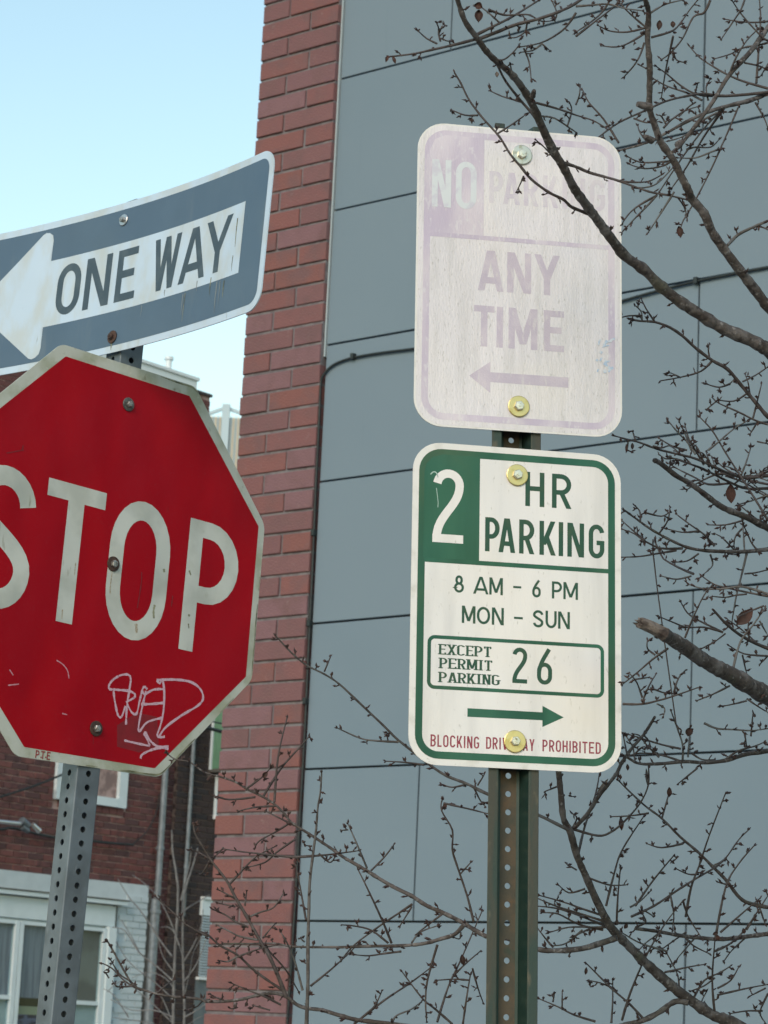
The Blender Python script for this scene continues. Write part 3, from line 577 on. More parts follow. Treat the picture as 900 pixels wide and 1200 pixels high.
word('BLOCKING', -4.78, -2.06, -8.0, -7.34, .085, .085, 'sign_maroon_ink', s2, wd=NW, gap=.28)
word('DRIVEWAY', -1.68, 1.05, -7.98, -7.33, .085, .085, 'sign_maroon_ink', s2, wd=NW, gap=.28)
word('PROHIBITED', 1.5, 4.82, -7.96, -7.32, .085, .085, 'sign_maroon_ink', s2, wd=NW, gap=.28)
shape([ribbon(bez((-5.0, 7.15), (-4.8, 7.45), (-4.62, 7.3), (-4.58, 7.0)), hw=.03), ribbon([(-4.66, 6.4), (-4.55, 5.6), (-4.56, 5.3)], hw=.018)], H2, 'scratch_green', flat, s2, 'scratch')
bolt(s2, -.05, 7.45, flat, .62, .29, 'brass_washer', 'brass_bolt'); bolt(s2, -.07, -7.51, flat, .62, .27, 'brass_washer', 'brass_bolt', rot=.1)

# ------------------------------------------------------------------ faded no parking sign
s1 = thing('parking_sign', 'sun bleached no parking sign with faded lavender letters, on top of the green post', 'traffic sign', POSE_UP)
sheet_round(s1, -6, 6, -9, 9, 1.6, 'sheeting_edge')
shape([poly(rrect(-5.9, 5.9, -8.9, 8.9, 1.5))], .00012, 'worn_sheeting', flat, s1, 'sign_face')
shape([ribbon(rrect(-5.40, 5.40, -8.40, 8.40, 1.1), True, .19)], H1, 'faded_lavender', flat, s1, 'border')
shape([poly([(-5.3, 2.36), (-2.12, 2.36), (-2.12, 8.3), (-4.4, 8.3), (-5.0, 8.0), (-5.3, 7.3)])], H1 + EPS, 'faded_lavender', flat, s1, 'word_field')
shape([ribbon([(-5.25, 2.27), (5.25, 2.27)], hw=.13)], H1 + 2 * EPS, 'faded_lavender', flat, s1, 'divider')
for ch, a, b_ in (('N', -5.15, -4.03), ('O', -3.76, -2.55)): letter(ch, a, b_, 3.92, 6.78, .34, H2, 'ghost_white', flat, s1)
for ch, a, b_ in (('P', -1.8, -.98), ('A', -.98, 0.0), ('R', .22, 1.08), ('K', 1.35, 2.25), ('I', 2.5, 2.78), ('N', 2.98, 3.85), ('G', 4.12, 5.03)): letter(ch, a, b_, 4.42, 6.35, .27, H1, 'ghost_letter', flat, s1)
for ch, a, b_ in (('A', -2.42, -.93), ('N', -.72, .68), ('Y', .86, 2.36)): letter(ch, a, b_, -.86, 1.54, .37, H1, 'faded_letter', flat, s1)
for ch, a, b_ in (('T', -2.62, -1.44), ('I', -1.32, -.93), ('M', -.62, 1.06), ('E', 1.43, 2.6)): letter(ch, a, b_, -4.17, -1.76, .37, H1, 'faded_letter', flat, s1)
shape([poly([(-2.86, -5.93), (-1.65, -6.85), (-1.65, -6.22), (2.87, -6.25), (2.87, -5.64), (-1.65, -5.65), (-1.65, -5.03)])], H1, 'faded_letter', flat, s1, 'arrow')
rr = random.Random(5); bl = []
for k in range(16):
    x, y = 4.9 + rr.uniform(-.45, .35), -4.1 + rr.uniform(-1.1, 1.0); ang = rr.uniform(.3, 1.3); L_ = rr.uniform(.12, .4)
    bl.append(ribbon([(x, y), (x + L_ * cos(ang) * .5, y + L_ * sin(ang) * .6), (x + L_ * cos(ang) * 1.1, y + L_ * sin(ang))], hw=rr.uniform(.03, .09)))
shape(bl, H2, 'pale_blue_mark', flat, s1, 'paint_smudge')
bolt(s1, .08, 7.46, flat, .60, .28, 'zinc_washer', 'brass_bolt', rot=.5); bolt(s1, -.01, -7.55, flat, .62, .29, 'brass_washer', 'brass_bolt', rot=.2)

# ------------------------------------------------------------------ stop sign
ss = thing('stop_sign', 'red octagonal stop sign with rusty bolts and a scribbled tag, cut by the left edge', 'traffic sign', POSE_ST)
OUT = [(-6.38, 15.08), (6.50, 15.10), (14.72, 6.0), (14.82, -6.17), (6.69, -14.79), (-6.45, -15.14), (-15.0, -6.2), (-15.0, 6.2)]
RED = [(-5.89, 14.25), (6.0, 14.23), (14.09, 5.76), (14.17, -6.01), (6.14, -14.2), (-5.79, -14.4), (-14.2, -5.9), (-14.2, 5.9)]
def rounded(pts, r_, n=5):
    o = []
    for i in range(len(pts)):
        p = Vector(pts[i]); a_ = (Vector(pts[i - 1]) - p).normalized(); c_ = (Vector(pts[(i + 1) % len(pts)]) - p).normalized()
        s_, e_ = p + a_ * r_, p + c_ * r_
        for k_ in range(n + 1): t = k_ / n; q_ = s_ * (1 - t) ** 2 + p * 2 * t * (1 - t) + e_ * t * t; o.append((q_.x, q_.y))
    return o
b = MB(); b.prism([(x, y) for x, y in reversed(rounded(OUT, .55))], -.0022, 0, fn=lambda x, y, z: (x * IN, y * IN, z))
b.build('sign_plate', MATS['stop_edge'], ss)
shape([poly(list(reversed(rounded(RED, .08, 2))))], H1, 'stop_red', flat, ss, 'red_field')
# algae and dirt along the rim
gr = []; rr = random.Random(3)
ro = rounded(OUT, .55)
for i in range(len(ro)):
    a_, c_ = Vector(ro[i]), Vector(ro[(i + 1) % len(ro)]); n_ = max(1, int((c_ - a_).length / .35))
    for k_ in range(n_):
        p = a_.lerp(c_, k_ / n_) * .996; q_ = a_.lerp(c_, (k_ + 1) / n_) * .996
        wgt = .02 + max(0, mnoise.noise(Vector((p.x * .35, p.y * .35, 2)))) * .38
        if p.x > 0 and wgt > .04: gr.append(ribbon([tuple(p * (1 - wgt * .03)), tuple(q_ * (1 - wgt * .03))], hw=wgt * .4))
shape(gr, .0002, 'grime_edge', flat, ss, 'rim_grime')
SW, SH = 1.47, 1.28
letter('T', -6.18, -.86, -5.08, 5.08, SW, H2, 'stop_white', flat, ss, SH)
letter('O', -.10, 5.62, -5.21, 5.22, SW * .9, H2, 'stop_white', flat, ss, 1.42)
letter('P', 7.27, 12.42, -5.06, 5.0, SW * .93, H2, 'stop_white', flat, ss, SH)
letter('S', -12.6, -7.0, -5.2, 5.1, SW * .95, H2, 'stop_white', flat, ss, 1.42)
STI = POSE_ST.inverted()
def on_stop(px, py):
    o_ = POSE_ST.translation; n_ = POSE_ST.to_3x3() @ Vector((0, 0, 1)); r_ = ray(px, py); q_ = STI @ (CAM + r_ * ((o_ - CAM).dot(n_) / r_.dot(n_))); return (q_.x / IN, q_.y / IN)
def scrawl(strokes, ox, oy, s_, hw, m, name, label=None, h=H2, jag=.3):
    S = []; rr_ = random.Random(8)
    for st in strokes:
        pts = [on_stop(ox + x / s_, oy + y / s_) for x, y in st]
        p3 = smooth([(x, y, 0) for x, y in pts], 5); S.append(ribbon([(p.x, p.y) for p in p3], hw=hw, ew=[hw * (1 + rr_.uniform(-jag, jag)) for _ in p3]))
    return shape(S, h, m, flat, ss, name, label)
scrawl([[(352, 787), (347, 775), (360, 755), (385, 740), (408, 738), (417, 750), (414, 780), (405, 840), (402, 898)],
        [(352, 785), (370, 786), (410, 790), (430, 800), (427, 812), (402, 826)],
        [(362, 788), (366, 820), (376, 866), (388, 872), (400, 838)], [(406, 832), (420, 858), (436, 862), (446, 820), (458, 778), (470, 785)],
        [(466, 790), (452, 850), (442, 905), (446, 918), (470, 890), (516, 876)], [(455, 790), (462, 800), (490, 786), (520, 784)],
        [(450, 832), (480, 832), (524, 828)], [(500, 756), (510, 765), (518, 755), (524, 790), (522, 850), (512, 900), (502, 930), (510, 938), (526, 936)],
        [(500, 755), (560, 754), (610, 762), (640, 785), (648, 815), (630, 838), (580, 868), (530, 905), (508, 935)],
        [(396, 948), (430, 956), (478, 966)], [(478, 966), (468, 940), (460, 928), (466, 925), (480, 950), (505, 968), (538, 968)],
        [(448, 1006), (455, 992), (490, 976), (520, 972), (538, 976)]], 0, 520, 2.727, .085, 'marker', 'graffiti_tag', 'pink white scribbled tag near the bottom edge')
for st_ in ([(180, 692), (200, 705), (215, 725), (220, 750)], [(30, 722), (42, 740)], [(25, 772), (60, 768)], [(198, 862), (214, 866)]): scrawl([st_], 0, 520, 2.727, .045, 'scuff', 'scuff_mark')
shape([poly([on_stop(137, 850), on_stop(137, 875), on_stop(163, 882), on_stop(186, 874), on_stop(184, 840), on_stop(160, 835)])], H1 + EPS, 'sooty_patch', flat, ss, 'buffed_patch')
for k_, (ch, x0, x1) in enumerate((('P', 112, 126), ('T', 129, 144), ('E', 148, 161))):
    u0, v0 = on_stop(x0 / 2.727, 520 + (1004 + k_ * 2.5) / 2.727); u1, v1 = on_stop(x1 / 2.727, 520 + (985 + k_ * 2.5) / 2.727)
    letter(ch, u0, u1, v0, v0 + .56, .085, H2, 'red_marker', flat, ss)
for x in (128.5, 143.5):
    u0, v0 = on_stop(x / 2.727, 520 + 1004 / 2.727); letter('.', u0, u0 + .1, v0, v0 + .1, .10, H2, 'red_marker', flat, ss, name='full_stop')
for st_, hw_, m_ in (([(604, 405), (609, 420)], .07, 'grime_edge'), ([(523, 400), (524, 411)], .10, 'grime_edge'), ([(494, 515), (490, 535), (491, 558)], .09, 'grime_edge'), ([(452, 410), (450, 450), (438, 525)], .05, 'sooty_patch'), ([(551, 485), (547, 520)], .05, 'sooty_patch'), ([(604, 545), (603, 552)], .1, 'grime_edge'), ([(601, 575), (603, 590)], .05, 'grime_edge'), ([(357, 412), (352, 455), (351, 480)], .05, 'rust_run'), ([(434, 575), (436, 605)], .12, 'rust_run'), ([(199, 530), (197, 560)], .05, 'rust_run'), ([(241, 380), (237, 420)], .04, 'rust_run'), ([(298, 890), (297, 960)], .03, 'sooty_patch'), ([(70, 20), (74, 5)], .06, 'sooty_patch'), ([(20, 30), (75, 20)], .04, 'sooty_patch')):
    scrawl([st_], 0, 520, 2.727, hw_, m_, 'weather_mark', h=H3)
bolt(ss, .24, 12.13, flat, .52, .24, 'dull_washer', 'steel_bolt'); bolt(ss, .36, .02, flat, .56, .28, 'rusty_washer', 'steel_bolt', rot=.7); bolt(ss, .34, -12.15, flat, .56, .28, 'rusty_washer', 'steel_bolt', rot=.2)

# ------------------------------------------------------------------ one way sign (a bent plate)
ow = thing('one_way_sign', 'bent grey blue sign with a white left pointing arrow reading one way', 'traffic sign', POSE_OW)
KL, KR = -.3040, -.3974
def bent(u, v, h):
    s_ = u * IN; k_ = KR if s_ > 0 else KL; x = sin(k_ * s_) / k_; z = (1 - cos(k_ * s_)) / k_; a_ = k_ * s_
    return (x + sin(a_) * h, v * IN, -z + cos(a_) * h)
def colshape(us, top, bot, h, m, parent, name, thick=None):
    b = MB(); n = len(us)
    vs = [bent(u, top(u), h) for u in us] + [bent(u, bot(u), h) for u in us]; fs = [(n + i, n + i + 1, i + 1, i) for i in range(n - 1)]
    if thick:
        vs += [bent(u, top(u), h - thick) for u in us] + [bent(u, bot(u), h - thick) for u in us]
        fs += [(2 * n + i, 2 * n + i + 1, 3 * n + i + 1, 3 * n + i) for i in range(n - 1)] + [(i, i + 1, 2 * n + i + 1, 2 * n + i) for i in range(n - 1)] + [(3 * n + i, 3 * n + i + 1, n + i + 1, n + i) for i in range(n - 1)] + [(0, 2 * n, 3 * n, n), (2 * n - 1, 4 * n - 1, 3 * n - 1, n - 1)]
    b.add(vs, fs); return b.build(name, MATS[m], parent)
def rlim(hl, hv, r_):
    def f_(u):
        e = abs(u) - (hl - r_)
        return hv if e <= 0 else hv - r_ + sqrt(max(0, r_ * r_ - e * e))
    return f_
def usamp(hl, r_): 
    c_ = [hl - r_ + r_ * sin(radians(t)) for t in range(0, 91, 9)]; mid = [-(hl - r_) + i * (2 * (hl - r_)) / 40 for i in range(1, 40)]
    return [-x for x in reversed(c_)] + mid + c_
f1 = rlim(18, 6, 1.5); colshape(usamp(18, 1.5), f1, lambda u: -f1(u), 0, 'oneway_white', ow, 'sign_plate', .0022)
f2 = rlim(17.45, 5.45, 1.0); colshape(usamp(17.45, 1.0), f2, lambda u: -f2(u), H1, 'oneway_field', ow, 'dark_field')
HT = [(-16.4, 0.0), (-9.45, 5.05), (-9.1, 5.15), (-8.6, 5.1), (-8.22, 4.75), (-8.17, 4.3), (-8.45, 2.72), (14.8, 2.66)]
def topf(u):
    for (x0, y0), (x1, y1) in zip(HT, HT[1:]):
        if u <= x1: return y0 + (y1 - y0) * (u - x0) / (x1 - x0) if x1 > x0 else y1
    return HT[-1][1]
head = [-16.4 + i * (8.0) / 30 for i in range(31)]
def htop(u):
    if u < -9.45: return .03 + (u + 16.4) * (5.02 / 6.95)
    if u < -8.5: return 5.05 + .1 * sin((u + 9.45) / .95 * pi)
    return 4.4
hd_us = [-16.4 + i * 6.95 / 24 for i in range(25)]
b = MB()
hp = [(u, .03 + (u + 16.4) * (5.02 / 6.95)) for u in hd_us] + [(-9.1, 5.17), (-8.7, 5.1), (-8.3, 4.85), (-8.16, 4.4), (-8.2, 3.9), (-8.45, 2.72)]
n = len(hp); vs = [bent(u, v, H2) for u, v in hp] + [bent(u, -v, H2) for u, v in hp]
b.add(vs, [(n + i, n + i + 1, i + 1, i) for i in range(n - 1)]); us = [-8.45 + i * (14.8 + 8.45) / 40 for i in range(41)]; n = len(us)
b.add([bent(u, 2.70, H2) for u in us] + [bent(u, -2.70, H2) for u in us], [(n + i, n + i + 1, i + 1, i) for i in range(n - 1)]); b.build('arrow', MATS['oneway_white'], ow)
for ch, a, b_, sw in (('O', -7.07, -4.38, .66), ('N', -3.85, -.92, .66), ('E', -.22, 2.1, .66), ('W', 4.05, 7.18, .56), ('A', 7.28, 10.45, .62), ('Y', 10.25, 13.42, .62)): letter(ch, a, b_, -2.03, 2.1, sw, H3, 'oneway_letter', bent, ow, .6)
rr = random.Random(12); 
for (u_, v_, L_, hw_) in ((8.1, -2.9, 1.6, .05), (8.35, -2.85, 2.2, .035), (12.2, -2.8, 2.4, .06), (12.6, -2.8, 1.9, .04), (13.1, -2.9, 1.3, .05), (3.2, -2.8, .9, .03), (11.4, -2.3, 1.4, .05), (14.0, 1.6, 2.2, .06), (9.7, -2.2, .8, .05), (5.8, -2.1, .5, .05), (13.9, -1.2, 1.2, .04), (0.1, -5.1, .7, .07)):
    shape([ribbon([(u_, v_), (u_ + rr.uniform(-.04, .04), v_ - L_ * .5), (u_ + rr.uniform(-.05, .05), v_ - L_)], ew=[hw_, hw_ * .8, hw_ * .2])], H3, 'grime_edge' if rr.random() < .5 else 'drip_grey', bent, ow, 'dirt_run')
bolt(ow, -.12, 4.57, bent, .46, .22, 'aluminium', 'steel_bolt'); bolt(ow, .13, -4.77, bent, .5, .25, 'rusty_washer', 'rusty_washer', rot=.5)

# ------------------------------------------------------------------ perforated square post
X, Y, Z = [POSE_ST.to_3x3() @ Vector(v) for v in ((1, 0, 0), (0, 1, 0), (0, 0, 1))]
XL = (POSE_OW.to_3x3() @ Vector((0, 0, 1)))      # left face normal, made square to the post
topP = POSE_ST.translation + X * (.3 * IN) - Z * (.0022 + .001 + 1.0 * IN)
axis = Y; Zr = Matrix.Rotation(radians(-4), 3, axis) @ Z; Xr = axis.cross(Zr).normalized()  # local: x right, y up axis, z out of right face
Lf = (-Xr)
sp = thing('sign_post', 'grey galvanised square steel post full of round holes, carrying the stop and one way signs', 'post', frame(topP, Xr, axis, Zr))
def cell(w_, h_, hr, seg=12):
    """ring of quads between a hole and its cell outline"""
    o, i_ = [], []
    for k_ in range(seg):
        a_ = 2 * pi * (k_ + .5) / seg; c_, s_ = cos(a_), sin(a_); m_ = min(w_ / 2 / abs(c_) if abs(c_) > 1e-6 else 9, h_ / 2 / abs(s_) if abs(s_) > 1e-6 else 9)
        o.append((c_ * m_, s_ * m_)); i_.append((c_ * hr, s_ * hr))
    return o, i_
def perforated(mb, fn, w_, y0, ncell, pitch, hr, th):
    o, i_ = cell(w_ * .62, pitch, hr, 12)
    cor = [(w_ * .31, pitch / 2), (-w_ * .31, pitch / 2), (-w_ * .31, -pitch / 2), (w_ * .31, -pitch / 2)]
    for k_ in range(ncell):
        yc = y0 + pitch * (k_ + .5)
        for h in (0, -th):
            ring = [fn(x, yc + y, h) for x, y in o] + [fn(x, yc + y, h) for x, y in i_]
            fs = [(j, (j + 1) % 12, 12 + (j + 1) % 12, 12 + j) for j in range(12)]
            if h: fs = [tuple(reversed(f)) for f in fs]
            mb.add(ring, fs)
            for (x_, y_) in cor:      # fill the corner triangles
                js = sorted(range(12), key=lambda j: (o[j][0] - x_) ** 2 + (o[j][1] - y_) ** 2)[:2]
                mb.add([fn(x_, yc + y_, h), fn(o[js[0]][0], yc + o[js[0]][1], h), fn(o[js[1]][0], yc + o[js[1]][1], h)], [(0, 1, 2)])
        mb.add([fn(x, yc + y, 0) for x, y in i_] + [fn(x, yc + y, -th) for x, y in i_], [(j, (j + 1) % 12, 12 + (j + 1) % 12, 12 + j) for j in range(12)])
    y1 = y0 + pitch * ncell
    for sgn in (-1, 1):
        a_, c_ = sgn * w_ * .31, sgn * w_ * .5
        for h in (0, -th): mb.add([fn(a_, y0, h), fn(c_, y0, h), fn(c_, y1, h), fn(a_, y1, h)], [(0, 1, 2, 3)])
# extent: top pokes just above the one way sign, bottom in the pavement
ptop = (POSE_OW @ Vector((0, 6.15 * IN, 0)) - topP).dot(axis); pbot = -(topP.z / axis.z) - .02
nc = int((ptop - pbot) / IN); y0 = ptop - nc * IN; hs = 1.0 * IN; mb = MB()
wv = 2 * IN * .9
for (ex, ez) in ((Vector((1, 0, 0)), Vector((0, 0, 1))), (Vector((0, 0, 1)), Vector((-1, 0, 0))), (Vector((-1, 0, 0)), Vector((0, 0, -1))), (Vector((0, 0, -1)), Vector((1, 0, 0)))):
    perforated(mb, lambda x, y, h, ex=ex, ez=ez: tuple(ex * x + Vector((0, y, 0)) + ez * (hs + h)), wv, y0, nc, IN, .235 * IN, .002)
    # rounded corner strip
    nx = ez.cross(Vector((0, 1, 0))); rc = .1 * IN; cpts = []
    for k_ in range(5):
        a_ = pi / 2 * k_ / 4; cpts.append(ex * (hs - rc + rc * sin(a_)) + ez * (hs - rc + rc * cos(a_)))
    vs = [tuple(p + Vector((0, y0, 0))) for p in cpts] + [tuple(p + Vector((0, ptop, 0))) for p in cpts]
    mb.add(vs, [(j, j + 1, 5 + j + 1, 5 + j) for j in range(4)], True)
mb.build('post_tube', MATS['galvanised'], sp)

# ------------------------------------------------------------------ green U channel post
Yp = (POSE_UP.translation - POSE_LO.translation).normalized(); Zp = POSE_LO.to_3x3() @ Vector((0, 0, 1)); Zp = (Zp - Yp * Zp.dot(Yp)).normalized(); Xp = Yp.cross(Zp)
base = POSE_LO.translation - Zp * .0035 + Xp * (-.05 * IN)
gp = thing('sign_post', 'dark green rusting U channel post carrying the two parking signs', 'post', frame(base, Xp, Yp, Zp))
yt = (POSE_UP @ Vector((0, 9.33 * IN, 0)) - base).dot(Yp); yb = -(base.z / Yp.z) - .02; nc = int((yt - yb) / IN); yb = yt - nc * IN
th = .11 * IN; DW = 1.15 * IN
b = MB(); perforated(b, lambda x, y, h: (x, y, -DW + h), .90 * IN, yb, nc, IN, .17 * IN, th); b.build('web', MATS['worn_post_web'], gp, 'rusty brown perforated strip between the green sides')
for sg in (-1, 1):
    b = MB(); P_ = [(sg * .45 * IN, -DW), (sg * .58 * IN, -DW + .06 * IN), (sg * .80 * IN, -.12 * IN), (sg * .84 * IN, -.015 * IN), (sg * .78 * IN, -th - .02 * IN), (sg * .68 * IN, -.35 * IN), (sg * .49 * IN, -DW - th * .6), (sg * .45 * IN, -DW - th)]
    P_ = [(sg * .45 * IN, -DW), (sg * .60 * IN, -DW + .04 * IN), (sg * .85 * IN, -.06 * IN), (sg * .96 * IN, -.06 * IN), (sg * .72 * IN, -DW - th * .7), (sg * .45 * IN, -DW - th)]
    vs = [(x, yb, z) for x, z in P_] + [(x, yt, z) for x, z in P_]; n = len(P_)
    b.add(vs, [(i, (i + 1) % n, n + (i + 1) % n, n + i) for i in range(n)] + [tuple(range(n)), tuple(range(n, 2 * n))]); b.build('channel_side', MATS['green_post_steel'], gp)
    b = MB(); P_ = [(sg * .84 * IN, -.055 * IN), (sg * .90 * IN, -.01 * IN), (sg * 1.38 * IN, -.01 * IN), (sg * 1.42 * IN, -.06 * IN), (sg * 1.40 * IN, -.15 * IN), (sg * .95 * IN, -.14 * IN)]
    vs = [(x, yb, z) for x, z in P_] + [(x, yt, z) for x, z in P_]; n = len(P_)
    b.add(vs, [(i, (i + 1) % n, n + (i + 1) % n, n + i) for i in range(n)] + [tuple(range(n)), tuple(range(n, 2 * n))]); b.build('flange', MATS['worn_post_flange'], gp)

# ------------------------------------------------------------------ street tree
TILES = {'1': (450, 0, 4), '2': (675, 0, 4), '3': (675, 225, 4), '4': (675, 450, 4), '5': (675, 675, 4), '6': (620, 900, 3.2143), 'A': (230, 730, 3.3333), 'B': (230, 960, 4.7368), 'C': (400, 900, 4), 'D': (100, 960, 4.7368), 'F': (0, 0, 1)}
# kind, start radius px, end radius px, start depth, end depth (None = taken from the limb it leaves), path
TR = '''
L 9 3.2 3.62 3.15 3: 900,740 820,695 690,640 590,580 490,515 400,445 320,365 230,300 170,225 100,130 40,50 1: 890,880 850,800 780,680 730,570 690,480 640,400 590,340 530,290 480,240 430,170 380,100 345,0 330,-60
L 7 3.2 3.70 3.45 3: 900,540 840,460 770,370 710,290 640,190 600,100 540,30 2: 530,900 490,820 450,740 400,670 370,590 345,510 345,420 345,300 335,180 340,60 325,0 315,-50
L 13 8.6 3.75 3.38 5: 960,610 900,565 820,520 740,470 660,430 590,390 520,340 440,290 392,262
L 5 3.1 4.3 4.1 4: 960,705 900,675 800,625 690,580 620,530 540,470 470,430 400,375 368,358
L 8 3.6 4.30 4.05 6: 870,1020 760,955 700,935 630,890 560,840 490,780 430,725 370,665 320,615 290,570 250,490 215,410 180,330 155,240 130,190 120,100 112,20 100,-80
L 4.2 .8 4.1 4.35 6: 330,640 270,660 200,680 110,688 30,682 C: 790,800 720,800 670,785 610,750 560,720 480,680 400,645 330,600 250,560 180,520 100,470 30,430 B: 830,220 760,170 700,130 640,90 560,40 520,10 A: 330,730 280,690 200,650 150,620 90,600 F: 240,905 222,893 206,890 197,884
L 4.0 1.2 4.25 4.4 6: 600,885 550,880 490,920 430,950 350,970 F: 690,1212 620,1222 560,1215 500,1206 460,1200 B: 900,1115 800,1090 700,1060 620,1050 560,1030 500,985 430,965 350,975 250,1000 170,1010 60,1012 D: 640,1000 560,990 480,985 400,970 330,950 270,925 220,850 170,760 125,680
B 3.0 .9 4.15 4.3 C: 575,735 530,780 470,800 400,820 330,830 230,835 150,835 0,840 B: 800,710 700,710 620,710 520,705 440,690 350,690 250,690 150,690
L 4 2.3 3.55 3.4 2: 960,60 900,130 820,240 720,350 640,480 560,590 490,680 450,715
L 4 1.3 4.9 4.7 2: 960,410 900,435 820,470 720,495 620,525 520,570 430,620 330,670 205,705
L 2.0 1.0 4.9 4.6 2: 960,418 900,432 700,450 600,440 520,450 420,475 320,520 200,575 110,640
B 3.8 1.5 4.5 4.3 5: 960,812 900,820 800,835 700,865 600,875 510,870 400,880 300,880 240,850 200,830
B 3.4 1.2 4.6 4.4 4: 960,770 900,775 800,785 700,785 600,780 520,765 440,730 350,680 280,630 225,590
B 3.4 2.3 4.5 4.3 6: 960,620 900,625 820,635 730,645 640,640 560,630 480,615 400,605
B 3.2 1.0 4.5 4.35 6: 960,530 900,525 830,510 790,485 740,420 690,370 640,320 570,260 500,190 440,145 380,90 335,45
B 2.4 .9 4.4 4.2 4: 960,445 900,430 800,440 720,420 650,390 560,350 460,325 380,305 300,275 240,260 180,243
B 2.0 1 4.45 4.3 4: 960,500 900,490 800,490 720,460 600,400 520,370 430,340
B 2.7 1.2 4.0 3.9 4: 900,155 870,120 820,60 770,0 3: 710,830 640,790 560,730 500,675 440,635 370,610 300,605 250,595
B 2.2 .9 4.05 3.95 6: 150,235 30,175 C: 680,120 590,75 500,40 430,-3 A: 830,490 780,450 730,400 640,315 560,240 500,200 430,165 370,115 310,50
B 2.6 .9 4.2 4.2 B: 610,1200 615,1050 620,900 620,700 625,500 630,350 650,180 665,60 A: 475,720 485,660 490,585
B 2.6 1 4.2 4.3 B: 500,990 450,860 400,750 340,650 280,540 220,440 180,360 130,290 90,240 D: 650,150 610,80 600,30
B 3 2 4.1 4.0 6: 160,235 215,180 260,110 300,60 330,20 350,-20 5: 260,810 320,740 370,660
B 2.4 1.5 4.2 4.1 5: 960,360 900,340 830,310 760,270 700,220 645,160
B 2.2 1 . . F: 693,252 680,247 669,242 1: 840,935 770,900 690,840 640,780 590,720 540,640 460,550 400,470 360,390 330,340
B 2.0 1.4 . . 1: 735,600 700,540 640,470 570,380 530,300
B 2.2 1 . . 3: 515,35 430,15 340,-2 2: 200,848 130,828 60,808 0,782 1: 830,760
B 1.9 .9 . . 1: 425,185 330,210 240,230 150,250 60,262 25,265
B 2 1 . . 1: 430,165 500,130 580,90 640,55 720,5
B 2.2 1.7 . . 1: 440,185 530,150 620,115 720,90 820,55 900,15 F: 700,-15
B 2 1.5 . . 3: 710,250 760,200 830,165 900,135 960,110
T 1.2 .8 . . 2: 760,505 720,600 680,690 640,780 580,900 3: 530,90 500,140 485,190
T 1.2 .9 . . 2: 700,500 620,580 540,680 470,780 390,900 3: 0,0
'''
TR = TR.replace(' 3: 0,0\n', '\n')
